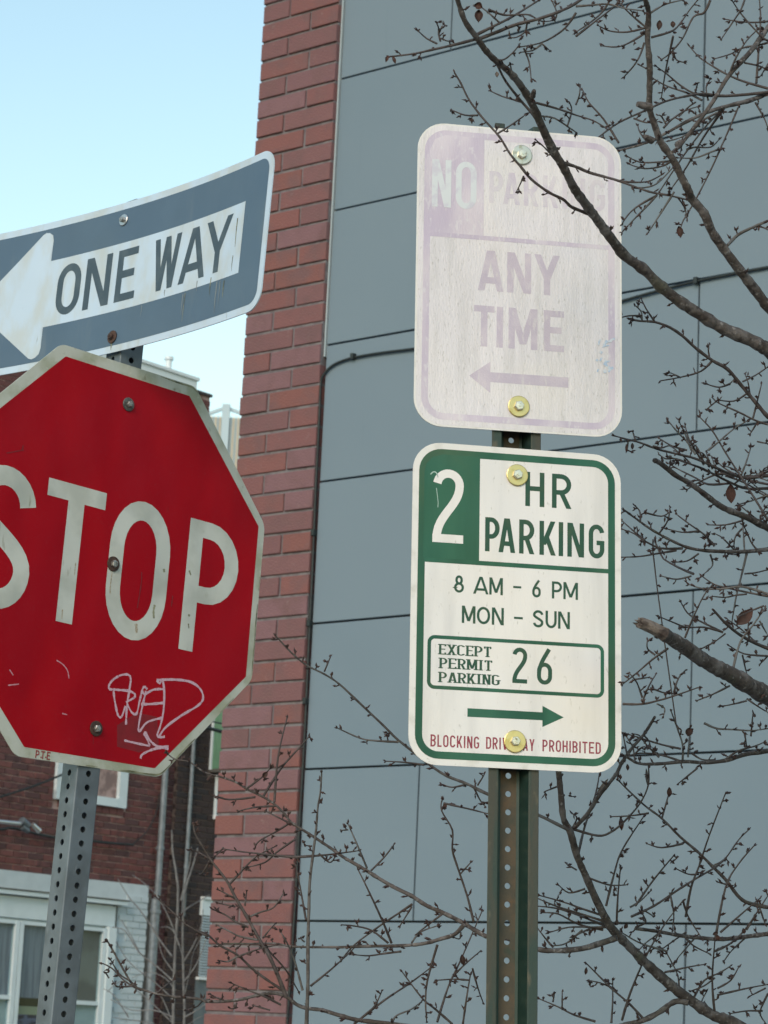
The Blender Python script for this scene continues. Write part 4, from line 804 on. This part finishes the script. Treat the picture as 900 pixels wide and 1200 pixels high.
TW = '''
3: 460,0 410,80 365,150 338,190
2: 700,500 600,640 520,780 450,880
3: 380,15 330,70 280,120 215,190
3: 380,15 300,60 250,100 215,150
1: 250,205 200,180 160,145
1: 265,195 255,160 255,130 245,105
1: 258,155 270,130 295,120
1: 265,180 290,190 310,195
1: 900,60 850,130 780,180 720,205 640,220
1: 655,225 680,290 690,370
1: 740,205 700,235 640,245
1: 740,205 780,240
1: 540,105 490,60 450,30
1: 800,95 740,100 680,70 620,70 560,70 490,45
1: 800,95 810,60 790,10
1: 670,110 660,150 620,175 590,175
1: 520,280 560,280 600,250 635,210
1: 650,480 600,465 550,450 495,425
1: 440,540 380,540 315,515
1: 535,625 590,590 640,555 660,540
1: 655,825 640,860 620,900
1: 820,770 770,710 740,680 710,655
1: 705,480 780,500 860,525 900,540 2: 80,565 140,600
1: 740,545 800,555 870,600 900,620
1: 600,340 590,295
1: 860,590 880,520 870,480
2: 325,125 260,70 210,20 180,-10
2: 0,30 70,25 150,20 230,40 310,50
2: 0,150 60,110 120,60 160,0
2: 0,170 90,100 180,30 210,-20
2: 325,130 240,150 160,145 105,120
2: 325,155 250,200 190,220 120,215
2: 320,200 300,260 270,310 225,360
2: 325,320 290,300
2: 350,60 420,20 500,0
2: 355,175 440,150 480,120 530,50 570,0
2: 630,0 600,60 550,80 500,180 440,250 400,280
2: 455,170 440,240 420,330 400,460
2: 455,240 470,280 505,292
2: 640,450 560,440 490,400 430,350 375,310
2: 590,470 520,435 430,405 365,370
2: 900,415 780,380 700,345 640,310 580,270 530,215
2: 900,200 860,210 780,225 720,255 650,275
2: 720,345 750,270 800,190 850,140
2: 900,190 880,180 830,130 770,60 730,0
2: 790,0 770,50 730,110 680,185
2: 900,100 840,105 760,100 700,90
2: 845,390 855,250 865,100 860,0
2: 900,330 860,310 790,295
2: 900,300 870,350
2: 440,755 380,760 300,760 235,730
2: 440,760 400,780 320,790 250,770
2: 400,820 340,850 270,855 210,850
2: 450,790 380,860 320,880 260,880
2: 520,700 560,690 630,690 670,655
2: 480,740 560,740 640,710 685,695
2: 390,570 330,575 270,555
2: 840,480 880,550 900,600
2: 440,660 500,640 560,600 600,560 680,520
2: 330,660 300,620 290,590
2: 490,540 530,500 560,480
2: 620,470 610,410 630,370
2: 560,430 570,390
2: 410,600 450,560 510,520 570,500
2: 420,580 400,545 380,540
2: 30,420 60,480 130,560 200,670
2: 0,490 15,450 20,400
3: 370,610 330,550 305,500
3: 310,600 305,560 275,530
3: 310,580 250,580 205,590
3: 640,790 600,830 560,850 480,870 395,885
3: 490,870 460,855 435,845
3: 780,890 840,860 900,820
3: 625,770 620,740 625,710
3: 740,880 720,900
4: 560,330 520,270 480,230 430,170
4: 540,310 510,230 485,180
4: 600,380 560,310 530,260 510,190
4: 640,390 600,330 580,320
4: 900,410 840,430 790,440 740,400 700,385
4: 900,470 830,455 760,430 690,390 650,350
4: 900,520 840,490 770,455 700,430
4: 740,440 690,420 640,420 590,400
4: 600,370 570,300 545,280
4: 640,400 620,350 610,320
4: 480,320 440,290 400,300 360,290
4: 520,370 470,350 420,350 390,330
4: 840,440 870,410 900,400
4: 680,410 650,380 640,350
4: 520,310 450,290 390,255
4: 620,310 670,270 740,210 800,175
4: 720,465 620,470 560,440 480,400 430,370
4: 700,420 640,430 560,470 520,495
4: 900,640 840,540 770,430 700,320 640,220 580,155
4: 775,425 800,360 820,295
4: 245,260 240,310
4: 280,270 265,220
4: 500,770 400,770 330,740 270,700 215,680
4: 320,730 270,690 215,640
4: 300,650 300,600 275,570
4: 440,600 400,620 330,605
4: 390,700 430,640 440,580
4: 650,760 600,705 530,655 470,610
4: 570,690 500,695 430,680
4: 470,780 380,795 300,808 215,812
4: 550,890 480,860 410,820 360,780 5: 470,700 
4: 575,795 520,830 460,835
4: 790,780 785,700 780,640
4: 800,795 775,900 5: 750,100 730,220
4: 900,870 840,885 790,890
4: 900,520 830,545 760,565
4: 870,650 830,620 770,570
4: 780,640 700,660 620,660
4: 800,660 750,710 740,760
4: 900,280 850,270
4: 800,45 740,80 665,75
4: 900,190 840,170 760,130 670,90 640,65
4: 610,120 660,80
4: 720,0 670,15 610,0
4: 830,160 850,80 870,0
4: 850,180 815,235
4: 660,750 620,740 625,700
4: 630,800 640,850 600,890
4: 900,455 860,440 800,430 740,470
4: 900,530 840,500 790,480
4: 860,600 900,600 880,620
4: 870,440 880,400 900,390
4: 300,750 330,720
5: 215,510 290,450 360,390 430,340
5: 220,600 310,600 400,580 480,555 580,520
5: 310,590 345,510 375,460
5: 310,570 285,500 250,455
5: 280,485 340,475
5: 460,540 480,480 515,440
5: 350,525 420,550 470,550
5: 380,600 415,620 410,655
5: 370,370 335,340 335,300
5: 380,360 400,380
5: 490,810 400,790 320,765 240,740
5: 500,865 500,790 470,700 445,630
5: 525,850 530,770 535,710
5: 500,870 400,840 300,830 230,850
5: 540,830 590,860 650,860
5: 900,715 820,725 740,720 660,715 600,690
5: 820,750 830,640
5: 680,260 600,240 520,240 450,215 390,190
5: 690,265 620,230 560,200 520,170 490,120
5: 510,290 530,240 560,170 600,90 640,40
5: 650,310 700,270
5: 590,340 650,310
5: 735,440 770,310 830,230 885,150
5: 880,140 830,160 760,190
5: 900,85 780,50 690,60 600,60 530,40
5: 900,95 820,80 730,60 650,40 590,0
5: 540,0 470,15 400,0
5: 720,515 640,555 565,585
5: 800,585 740,600 690,610
5: 800,575 850,610 900,640
5: 900,375 790,365 715,325
5: 900,375 860,415
5: 800,460 780,370
5: 900,280 860,210
5: 640,95 700,100 750,90 800,85
5: 800,800 790,740
5: 350,800 340,770 320,750
5: 390,850 330,790 300,750 270,740
5: 240,840 230,790 220,740
5: 280,830 320,800 380,830
5: 700,860 760,820 830,800 880,780
6: 385,560 470,520 560,460 640,410 700,375 740,340 790,270 825,235
6: 590,560 610,450 640,370 680,250 740,95
6: 290,520 320,400 350,310 430,185
6: 400,520 470,420 545,330
6: 380,525 420,500 460,460
6: 300,600 200,560 110,530 30,520
6: 290,580 180,545 100,520 30,490
6: 280,610 190,590 110,550 50,545
6: 290,560 200,530 130,505 40,480
6: 300,600 230,600 150,600 75,620
6: 230,605 180,630 170,650
6: 90,670 140,660 200,610
6: 90,675 60,640 30,600
6: 700,930 690,800 700,650
6: 700,650 740,450 790,360 848,292
6: 620,865 660,800 720,770 760,745
6: 350,950 380,850 440,710 510,590 580,500
6: 440,955 380,890 310,830 260,780 215,735
6: 310,960 315,880 315,800
6: 320,830 270,810 225,800
6: 250,955 170,930 110,900 40,870
6: 125,910 125,840
6: 90,880 95,850
6: 900,815 820,830 710,855
6: 890,960 870,920 900,850
6: 700,690 760,660 820,600 900,480
6: 720,620 800,550 870,490
6: 890,590 870,530
6: 820,610 850,560
6: 185,325 210,220 250,100 265,20
6: 165,230 260,255 310,240 360,200 420,130 450,60 450,0
6: 500,190 520,120 530,80
6: 580,285 500,300 445,285
6: 450,170 380,180 310,183
6: 560,60 635,0
6: 520,700 560,780 565,850
6: 650,640 600,560 580,500
6: 180,385 140,360
6: 215,410 300,440 370,440
6: 210,455 150,470 110,440
6: 330,590 335,480 345,370
6: 490,690 560,640 590,620
6: 660,740 600,750 510,770
6: 350,620 420,660 520,690
6: 680,700 620,670 590,640
6: 700,790 660,820 610,840
6: 710,830 760,800 790,750
6: 155,240 180,190 160,170
6: 150,105 170,108
6: 105,70 60,88
6: 400,600 440,580 420,540
6: 830,860 890,830
6: 760,925 820,915 880,915
6: 660,905 650,880 670,840
6: 540,610 545,550 530,470
6: 470,560 440,540
6: 640,400 600,400 555,380
6: 690,370 720,355 740,340
6: 750,440 710,430
A: 790,465 700,460 640,450 550,410
A: 500,190 525,130
A: 890,555 820,545 740,540
A: 260,680 330,570 400,490 440,445
A: 305,700 320,520 355,370
A: 200,645 260,600 290,565
A: 230,680 130,690 70,675
A: 310,715 230,720 165,735
A: 380,790 320,760 270,735
C: 620,720 590,600 540,450 520,380 520,290 470,200 472,150
C: 555,500 605,445
C: 690,215 590,190 480,165
C: 140,480 200,420 250,355
C: 120,470 70,350 30,260
C: 235,820 190,710 120,560 80,480
C: 450,1190 500,1030 560,900 660,670
C: 60,1200 200,1090 320,1010 420,935
C: 520,1200 440,1130 380,1080 285,955
C: 400,1190 395,1090 405,990 450,830
C: 570,1200 590,1060 605,970
C: 665,1100 640,1030 615,940
C: 600,995 530,990 450,995
C: 520,980 580,920 650,860
C: 240,1190 260,1160 330,1130 380,1090
C: 330,820 370,770 450,740
C: 620,90 650,150 675,180
C: 330,640 270,680 180,740 60,830 0,900
C: 220,820 140,760 60,740 0,735
C: 280,860 200,870 130,880 60,875
C: 560,770 555,800 530,795
C: 30,290 0,292
C: 110,1160 160,1110 190,1045
C: 590,75 520,90 470,75
C: 640,80 670,30
C: 330,650 300,700 275,740
C: 480,680 400,740 350,780
B: 610,560 590,450 570,340 550,250
B: 590,950 550,800 510,700 470,630
B: 570,960 500,840 420,750 380,700
B: 480,950 390,890 310,830 230,755 130,700 60,640 0,620 D: 680,650 620,620 540,570 490,520 390,430
B: 640,205 540,210 430,200 340,190 250,180 150,165
B: 640,205 750,195 900,175
B: 550,110 450,180 380,240 270,270
B: 520,20 440,70 350,120 325,160
B: 185,360 250,290 330,210 440,150
B: 300,540 360,515 430,490 485,410
B: 370,660 410,610 440,580
B: 230,765 280,745 350,720 440,700
B: 230,760 180,790 130,785
B: 215,440 160,410 120,390
B: 215,485 120,465
B: 290,600 220,570 160,530 90,500
B: 340,670 240,650 180,620 120,590
B: 470,1030 380,985 290,950 195,910
B: 635,925 740,840 830,760 900,690
B: 410,1060 320,1035
B: 140,1000 110,990 75,970
B: 225,1020 210,1050 185,1050
B: 270,480 280,400
B: 640,150 600,145
B: 680,190 740,240 770,210
B: 600,680 575,660
B: 100,210 150,160
D: 400,965 450,920 495,890
D: 270,925 180,930 165,910
D: 310,950 220,900 150,830 95,800
D: 290,940 250,900 190,860 140,780
D: 560,1060 620,1040 650,1010 690,1000
D: 130,880 110,850
D: 690,230 650,300 620,300
D: 690,220 620,180 570,170
'''
limbs = []      # samples of earlier branches: (px, py, depth)
branches = []   # (points3d, radii3d, pxpoints, kind)
def parse(txt):
    pts = []; cur = None
    for tok in txt.split():
        if tok.endswith(':'): cur = TILES[tok[:-1]]
        else: x, y = map(float, tok.split(',')); pts.append((cur[0] + x / cur[2], cur[1] + y / cur[2]))
    return pts
def near(p):
    best = None
    for (x, y, d) in limbs:
        e = (x - p[0]) ** 2 + (y - p[1]) ** 2
        if best is None or e < best[0]: best = (e, d)
    return best
rt = random.Random(21)
def add_branch(pts, r0, r1, d0, d1, kind):
    if d0 is None:
        na, nb_ = near(pts[0]), near(pts[-1])
        if nb_[0] < na[0] * .5: pts = pts[::-1]; na = nb_
        d0 = na[1]
        if na[0] > 50 ** 2: d0 = 4.4 if pts[0][0] > 640 else 4.25
        L_ = sum(sqrt((a[0] - b_[0]) ** 2 + (a[1] - b_[1]) ** 2) for a, b_ in zip(pts, pts[1:]))
        d1 = d0 + rt.uniform(-.5, .8) * L_ * d0 / F_PX
        if pts[0][0] < 360: d1 = min(d1, 4.45)
        if 565 < pts[-1][0] < 632 and pts[-1][1] > 900: d1 = max(d1, 3.9)
    sm = smooth([(x, y, 0) for x, y in pts], 6 if r0 > 2.9 else 4); n_ = len(sm); ph = rt.uniform(0, 6); P3, R_ = [], []
    for i, p in enumerate(sm):
        t = i / (n_ - 1); d = d0 + (d1 - d0) * t + .02 * sin(ph + t * 5) * (t if kind == 'T' else 1) * min(1, t * 4)
        P3.append(at(p.x, p.y, d)); rp = (r0 + (r1 - r0) * t ** .85) * (.88 if r0 > 2.9 else 1)
        rp *= 1 + .12 * mnoise.noise(Vector((p.x * .09, p.y * .09, ph))) + .16 * mnoise.noise(Vector((p.x * .3, p.y * .3, ph))) + (.13 if i % 7 == 2 else 0)
        R_.append(rp * d / F_PX); 
        if (kind != 'T' or True): limbs.append((p.x, p.y, d))
    branches.append((P3, R_, [(p.x, p.y) for p in sm], kind, r0, r1)); return branches[-1]
for ln in TR.strip().split('\n'):
    q_ = ln.split(None, 5); k_, r0, r1 = q_[0], float(q_[1]), float(q_[2]); d0 = None if q_[3] == '.' else float(q_[3]); d1 = None if q_[4] == '.' else float(q_[4])
    add_branch(parse(q_[5]), r0, r1, d0, d1, k_)
for ln in TW.strip().split('\n'): 
    p_ = parse(ln); L_ = sum(sqrt((a[0] - b_[0]) ** 2 + (a[1] - b_[1]) ** 2) for a, b_ in zip(p_, p_[1:]))
    add_branch(p_, 1.1 + min(L_, 90) * .006, .72, None, None, 'T')

rx = random.Random(77)
cands = [b_ for b_ in branches if b_[3] == 'B' and b_[4] < 4]
for _ in range(400):
    if len(branches) >= 345: break
    B_ = rx.choice(cands); i = rx.randrange(3, len(B_[2]) - 2); p = B_[2][i]
    if not (735 < p[0] < 890 and 20 < p[1] < 1190): continue
    if 760 < p[0] and 905 < p[1] < 1020 and rx.random() < .6: continue
    q_ = B_[2][i + 1]; an = atan2(q_[1] - p[1], q_[0] - p[0]) + rx.choice((-1, 1)) * rx.uniform(.35, 1.1); L_ = rx.uniform(16, 46); cv = rx.uniform(-.5, .5)
    pts = [p]
    for k_ in range(4): pts.append((pts[-1][0] + cos(an) * L_ / 4, pts[-1][1] + sin(an) * L_ / 4)); an += cv / 3 + rx.uniform(-.2, .2)
    add_branch(pts, 1.15, .7, None, None, 'T')
tree = thing('street_tree', 'bare street tree whose budding branches reach over the parking signs from the right', 'tree', Matrix.Translation(Vector((1.12, 4.75, 0))))
TO = Vector((1.12, 4.75, 0))
b = MB(); tp = [Vector((1.12, 4.75, -.05)), Vector((1.12, 4.72, .25)), Vector((1.09, 4.6, 1.0)), Vector((1.08, 4.45, 1.7)), Vector((1.13, 4.3, 2.4)), Vector((1.2, 4.15, 3.1)), Vector((1.25, 4.0, 3.8))]
tps = smooth(tp, 6); nT = len(tps); b.tube([p - TO for p in tps], [.105 - .06 * i / nT + (.03 if i < 2 else 0) for i in range(nT)], 12); b.build('trunk', MATS['bark'], tree)
def trunk_join(p):
    dz = .30 * (Vector((1.1, 4.4)) - Vector((p.x, p.y))).length; zt_ = p.z - dz
    return min(tps, key=lambda q: abs(q.z - zt_))
budsM = MB()
def oct_bud(mb, c, d, L_, r_):
    d = d.normalized(); ref = Vector((0, 0, 1)) if abs(d.z) < .9 else Vector((1, 0, 0)); a_ = d.cross(ref).normalized(); e_ = d.cross(a_)
    vs = [c, c + d * L_ * .45 + a_ * r_, c + d * L_ * .45 + e_ * r_, c + d * L_ * .45 - a_ * r_, c + d * L_ * .45 - e_ * r_, c + d * L_]
    mb.add(vs, [(0, 2, 1), (0, 3, 2), (0, 4, 3), (0, 1, 4), (5, 1, 2), (5, 2, 3), (5, 3, 4), (5, 4, 1)])
def spur(c, d, k_):
    """short shoot ending in a small cluster of buds; k_ metres per pixel"""
    L_ = rt.uniform(1.5, 4.5) * k_; e = c + d * L_; budsM.tube([c - TO, e - TO], [.9 * k_, .8 * k_], 4, cap=False)
    for _ in range(rt.choice((1, 2, 3, 3, 4, 5))):
        dd = (d + Vector((rt.uniform(-1, 1), rt.uniform(-1, 1), rt.uniform(-.7, 1))) * .8).normalized(); oct_bud(budsM, e - TO - d * k_, dd, rt.uniform(3.2, 8) * k_, rt.uniform(.8, 1.8) * k_)
for (P3, R_, PX, kind, r0, r1) in branches:
    pts = list(P3); rads = list(R_)
    if kind != 'T' and PX[0][0] > 880 and PX[0][1] < 1190:      # carries on out of frame to the trunk
        tj = trunk_join(P3[0]); ext = smooth([tj, tj.lerp(P3[0], .55) + Vector((0, 0, .04)), P3[0]], 4)[:-1]; pts = ext + pts; rads = [R_[0] * (1.35 - .35 * i / len(ext)) for i in range(len(ext))] + rads
    b = MB(); b.tube([p - TO for p in pts], rads, 10 if r0 > 4 else (7 if r0 > 1.6 else 5)); m_ = MATS['bark'] if r0 > 2.9 else (MATS['grey_twig'] if rt.random() < .18 else MATS['young_bark'])
    nm = 'branch' if kind in 'LB' else 'twig'; bo = b.build(nm, m_, tree)
    # spurs along it
    acc = rt.uniform(0, 8); side = 1
    for i in range(1, len(PX)):
        sx, sy = PX[i][0] - PX[i - 1][0], PX[i][1] - PX[i - 1][1]; sl_ = sqrt(sx * sx + sy * sy); acc += sl_; rp = R_[i] * F_PX / cam_depth(P3[i])
        step = 8.5 if rp < 1.3 else (15 if rp < 2.2 else (30 if rp < 4 else 70))
        if acc > step * rt.uniform(.45, 2.0) and -30 < PX[i][0] < 930 and -30 < PX[i][1] < 1230:
            acc = 0; t_ = (P3[i] - P3[i - 1]).normalized(); ax = (cx * rt.uniform(-1, 1) + cy * rt.uniform(-1, 1) + cz * rt.uniform(-.6, .6)); ax = (ax - t_ * ax.dot(t_)).normalized()
            spur(P3[i] + ax * R_[i] * .7, (ax + t_ * rt.uniform(.2, .9)).normalized(), cam_depth(P3[i]) / F_PX * (1 if rp < 2.5 else 1.1))
    if r1 < 1.6:
        t_ = (P3[-1] - P3[-2]).normalized(); k_ = cam_depth(P3[-1]) / F_PX
        for _ in range(3): oct_bud(budsM, P3[-1] - TO - t_ * k_, (t_ + Vector((rt.uniform(-1, 1), rt.uniform(-1, 1), rt.uniform(-1, 1))) * .45), rt.uniform(4, 7) * k_, rt.uniform(.9, 1.4) * k_)
tag(budsM.build('bud_clusters', MATS['buds'], tree), kind='stuff')
# broken end of the thick cut limb and of the thinner stub
def broken(i, col='heartwood', ln=9):
    P3, R_, PX, *_ = branches[i]; e, t_ = P3[-1], (P3[-1] - P3[-4]).normalized(); k_ = cam_depth(e) / F_PX; r_ = R_[-1]
    a_ = t_.cross(cz).normalized(); c_ = t_.cross(a_); vs, fs = [], []; ns = 12
    prof = [(-ln * k_, 1.52 if ln > 10 else 1.2), (-ln * .5 * k_, 1.36 if ln > 10 else 1.15), (-1.5 * k_, 1.06), (1.2 * k_, .85), (1.6 * k_, .3)]
    b = MB()
    for j, (o_, f_) in enumerate(prof):
        for s_ in range(ns):
            an = 2 * pi * s_ / ns; rr_ = r_ * f_ * (1 + (.16 * mnoise.noise(Vector((s_ * 1.7, j * 1.3, i))) if j < 4 else 0)); vs.append(e - TO + t_ * (o_ + (rt.uniform(-1, 1) * k_ if j in (0, 3) else 0)) + (a_ * cos(an) + c_ * sin(an)) * rr_)
    for j in range(len(prof) - 1): fs += [(j * ns + s_, j * ns + (s_ + 1) % ns, (j + 1) * ns + (s_ + 1) % ns, (j + 1) * ns + s_) for s_ in range(ns)]
    fs.append(tuple(range((len(prof) - 1) * ns, len(prof) * ns))); b.add(vs, fs, False); b.build('broken_end', MATS[col], tree, 'splintered bare wood where the thick limb was cut' if i == 2 else None)
broken(3, 'bark', 4)
P3b = branches[2][0]; e0 = P3b[-1]; kk = cam_depth(e0) / F_PX; d_ = cam_depth(e0); b = MB()
spn = smooth([at(675 + x / 4, 675 + y / 4, d_ - .004 * j) - TO for j, (x, y) in enumerate(((415, 275), (385, 257), (350, 238), (320, 226), (292, 216)))], 4); ns = 18; vs = []; npn = len(spn)
for j, c_ in enumerate(spn):
    t_ = (spn[min(j + 1, npn - 1)] - spn[max(j - 1, 0)]).normalized(); a_ = t_.cross(cz).normalized(); q_ = t_.cross(a_); u_ = j / (npn - 1)
    for s_ in range(ns):
        an = 2 * pi * s_ / ns; gv = .20 * mnoise.noise(Vector((cos(an) * 2.6, sin(an) * 2.6, u_ * 1.2))) + .10 * mnoise.noise(Vector((cos(an) * 6, sin(an) * 6, u_ * 2)))
        rr_ = (8.4 - 2.2 * u_) * kk * (1 + gv) * (1 if j < npn - 1 else .8); lift = t_ * (mnoise.noise(Vector((cos(an) * 3, sin(an) * 3, 9))) * 5 * kk * (u_ ** 3))
        vs.append(c_ + lift + (a_ * cos(an) + q_ * sin(an)) * rr_)
b.add(vs, [(j * ns + s_, j * ns + (s_ + 1) % ns, (j + 1) * ns + (s_ + 1) % ns, (j + 1) * ns + s_) for j in range(npn - 1) for s_ in range(ns)])
b.add(vs[-ns:] + [spn[-1] - (spn[-1] - spn[-2]).normalized() * 2 * kk], [(s_, (s_ + 1) % ns, ns) for s_ in range(ns)]); b.build('broken_end', MATS['heartwood'], tree, 'splintered bare wood where the thick limb was cut')
b = MB()
for k_ in range(7):      # torn bark flaps round the collar
    an = 2 * pi * k_ / 7 + .3; t_ = (P3b[-1] - P3b[-3]).normalized(); a_ = t_.cross(cz).normalized(); q_ = t_.cross(a_); r_ = 8.9 * kk; c1 = e0 - TO - t_ * 2 * kk
    p0, p1 = c1 + (a_ * cos(an - .4) + q_ * sin(an - .4)) * r_, c1 + (a_ * cos(an + .4) + q_ * sin(an + .4)) * r_; tip = c1 + t_ * rt.uniform(3, 9) * kk + (a_ * cos(an) + q_ * sin(an)) * r_ * 1.02; inn = c1 + (a_ * cos(an) + q_ * sin(an)) * r_ * .8
    b.add([p0, p1, tip, inn], [(0, 1, 2), (0, 2, 3), (1, 3, 2), (0, 3, 1)])
b.build('torn_bark', MATS['bark'], tree)
def knob(px, py, d, r_px, ax=(0, 0)):
    k_ = d / F_PX; e = at(px, py, d); b = MB(); e2 = at(px + ax[0], py + ax[1], d - .01)
    b.tube([e - TO, e.lerp(e2, .7) - TO, e2 - TO], [r_px * 1.25 * k_, r_px * k_, r_px * .75 * k_], 9); b.build('stub', MATS['bark'], tree)
knob(762, 126, 3.5, 4.3, (-15, -4)); knob(764, 165, 3.5, 3.6, (-8, -5)); knob(624, 113, 3.2, 3.0, (2, -7)); knob(795, 170, 3.5, 4.0, (3, -4))
# dead leaves
def leaf(px, py, d, L_, wd, ang, m_='dead_leaf', curl=.5, label=None):
    k_ = d / F_PX; c_ = at(px, py, d); u = (cx * cos(ang) + cy * sin(ang)); v_ = (cx * -sin(ang) + cy * cos(ang)); b = MB(); vs = []
    prof = [(0, .05), (.15, .55), (.35, .95), (.55, 1.), (.75, .75), (.9, .35), (1, .02)]
    for t, w_ in prof:
        for s_ in (-1, -.5, 0, .5, 1): vs.append(c_ - TO + u * (L_ * t * k_) + v_ * (wd * .5 * w_ * s_ * k_) + cz * ((abs(s_) * curl * wd * .5 + sin(t * 3) * 3 * curl) * k_))
    fs = [(i * 5 + j, i * 5 + j + 1, i * 5 + 6 + j, i * 5 + 5 + j) for i in range(6) for j in range(4)]
    b.add(vs, fs, True); b.add([v + cz * .0004 for v in vs], [tuple(reversed(f)) for f in fs], True); return b.build('leaf', MATS[m_], tree, label)
leaf(863, 732, 4.1, 26, 15, .75, curl=.25, label='dark red oval dead leaf')
leaf(725, 383, 3.9, 26, 8, -1.75, curl=.9); leaf(728, 372, 3.9, 9, 8, 2.6, curl=.8); leaf(722, 370, 3.9, 8, 6, .6, curl=.8)
leaf(855, 568, 4.25, 22, 12, -1.5, label='rusty brown dead leaf'); leaf(795, 265, 4.6, 14, 8, -1.4, curl=.8); leaf(561, 12, 3.2, 15, 10, -1.6, curl=.9); leaf(556, 6, 3.2, 10, 9, -.4, curl=.9)
leaf(460, 66, 3.2, 10, 4, -1.2, curl=.9); leaf(455, 65, 3.2, 9, 4, -1.9, curl=.9); leaf(773, 24, 4.5, 12, 7, -1.7, curl=.7); leaf(808, 852, 4.2, 11, 9, -1.8, curl=.8); leaf(788, 25, 3.5, 8, 6, -1.5)
leaf(700, 930, 4.1, 22, 5, .95, 'heartwood', .4); leaf(727, 957, 4.2, 16, 6, -1.5, curl=.9); leaf(784, 922, 4.2, 12, 6, -1.6, curl=.9); leaf(757, 900, 4.2, 20, 4, -1.5, 'grey_twig', .9); leaf(541, 1118, 4.3, 13, 7, -1.4, curl=.8)
leaf(521, 940, 4.3, 8, 5, -1.5, curl=.8); leaf(687, 1133, 4.2, 9, 4, -1.7, curl=.8); leaf(582, 84, 3.2, 7, 4.5, -1.5, 'heartwood', .5); leaf(308, 911, 4.3, 9, 6, .9, curl=.8); leaf(734, 520, 4.2, 10, 3, -1.6); leaf(741, 519, 4.2, 8, 4, -1.6); leaf(735, 895, 4.2, 8, 4, -1.5)
for (x, y) in ((724, 362), (835, 1095), (872, 1094), (724, 1078), (735, 1082), (840, 1095)): leaf(x, y, 4.2, 7, 5, random.uniform(0, 6), curl=.7)

# ------------------------------------------------------------------ pale sapling in front of the houses
sap = thing('sapling', 'pale grey bare sapling with upright stems in front of the dark brick house', 'tree', None)
so_ = at(200, 1300, 20.0); so_.z = 0; sap.location = so_
ST = [(2.6, 2.0, '490,1500 488,1137 492,900 500,700 512,520 515,380'), (2.0, 1.0, '515,380 500,270 485,180 480,60'), (2.2, 1.4, '505,1500 548,1137 545,900 540,600 556,400 600,250 625,160'),
      (1.6, .6, '480,760 420,680 370,600 300,500 240,430 180,330'), (1.6, .6, '488,900 400,820 300,740 220,620 150,600'), (1.4, .5, '540,800 600,700 640,600 655,500'), (1.4, .5, '515,560 560,500 640,450 690,420'),
      (1.2, .5, '488,1000 380,900 250,800 170,680'), (1.2, .5, '490,1137 400,1050 300,960 200,900 120,960'), (1.2, .5, '490,1100 380,1060 260,1060 140,1000'), (1.0, .5, '490,1180 350,1130 220,1110 150,1100'), (1.2, .5, '548,1100 620,1060 700,1000'),
      (1.2, .4, '520,700 470,560 400,430 320,350 260,310'), (1.0, .4, '548,900 620,800 680,640'), (1.0, .4, '492,850 430,760 400,640 380,520'), (1.0, .4, '545,1000 580,850 600,740 650,650'), (1.0, .4, '300,740 250,640 200,560'),
      (1, .4, '488,1137 430,1000 380,940'), (1, .4, '500,1200 600,1120 660,1090'), (1.2, .5, '530,450 560,330 580,240 590,150'), (1.1, .4, '240,1100 160,980 100,940'), (1.0, .4, '500,950 440,880 350,850 260,880'), (1, .4, '540,760 500,640 460,600 420,600')]
rs = random.Random(4)
for r0, r1, tx in ST:
    pts = [(100 + float(a.split(',')[0]) / 4.7368, 960 + float(a.split(',')[1]) / 4.7368) for a in tx.split()]; d0 = 20 + rs.uniform(-.15, .15)
    sm = smooth([at(x, y, d0) - so_ for x, y in pts], 4); n_ = len(sm); b = MB()
    if r0 > 1.9 and '1500' in tx: sm = [Vector((0, 0, 0))] + sm
    n_ = len(sm); b.tube(sm, [(r0 + (r1 - r0) * i / n_) * .78 * 20 / F_PX for i in range(n_)], 6); b.build('stem' if r0 > 1.9 else 'branch', MATS['sapling_bark'], sap)
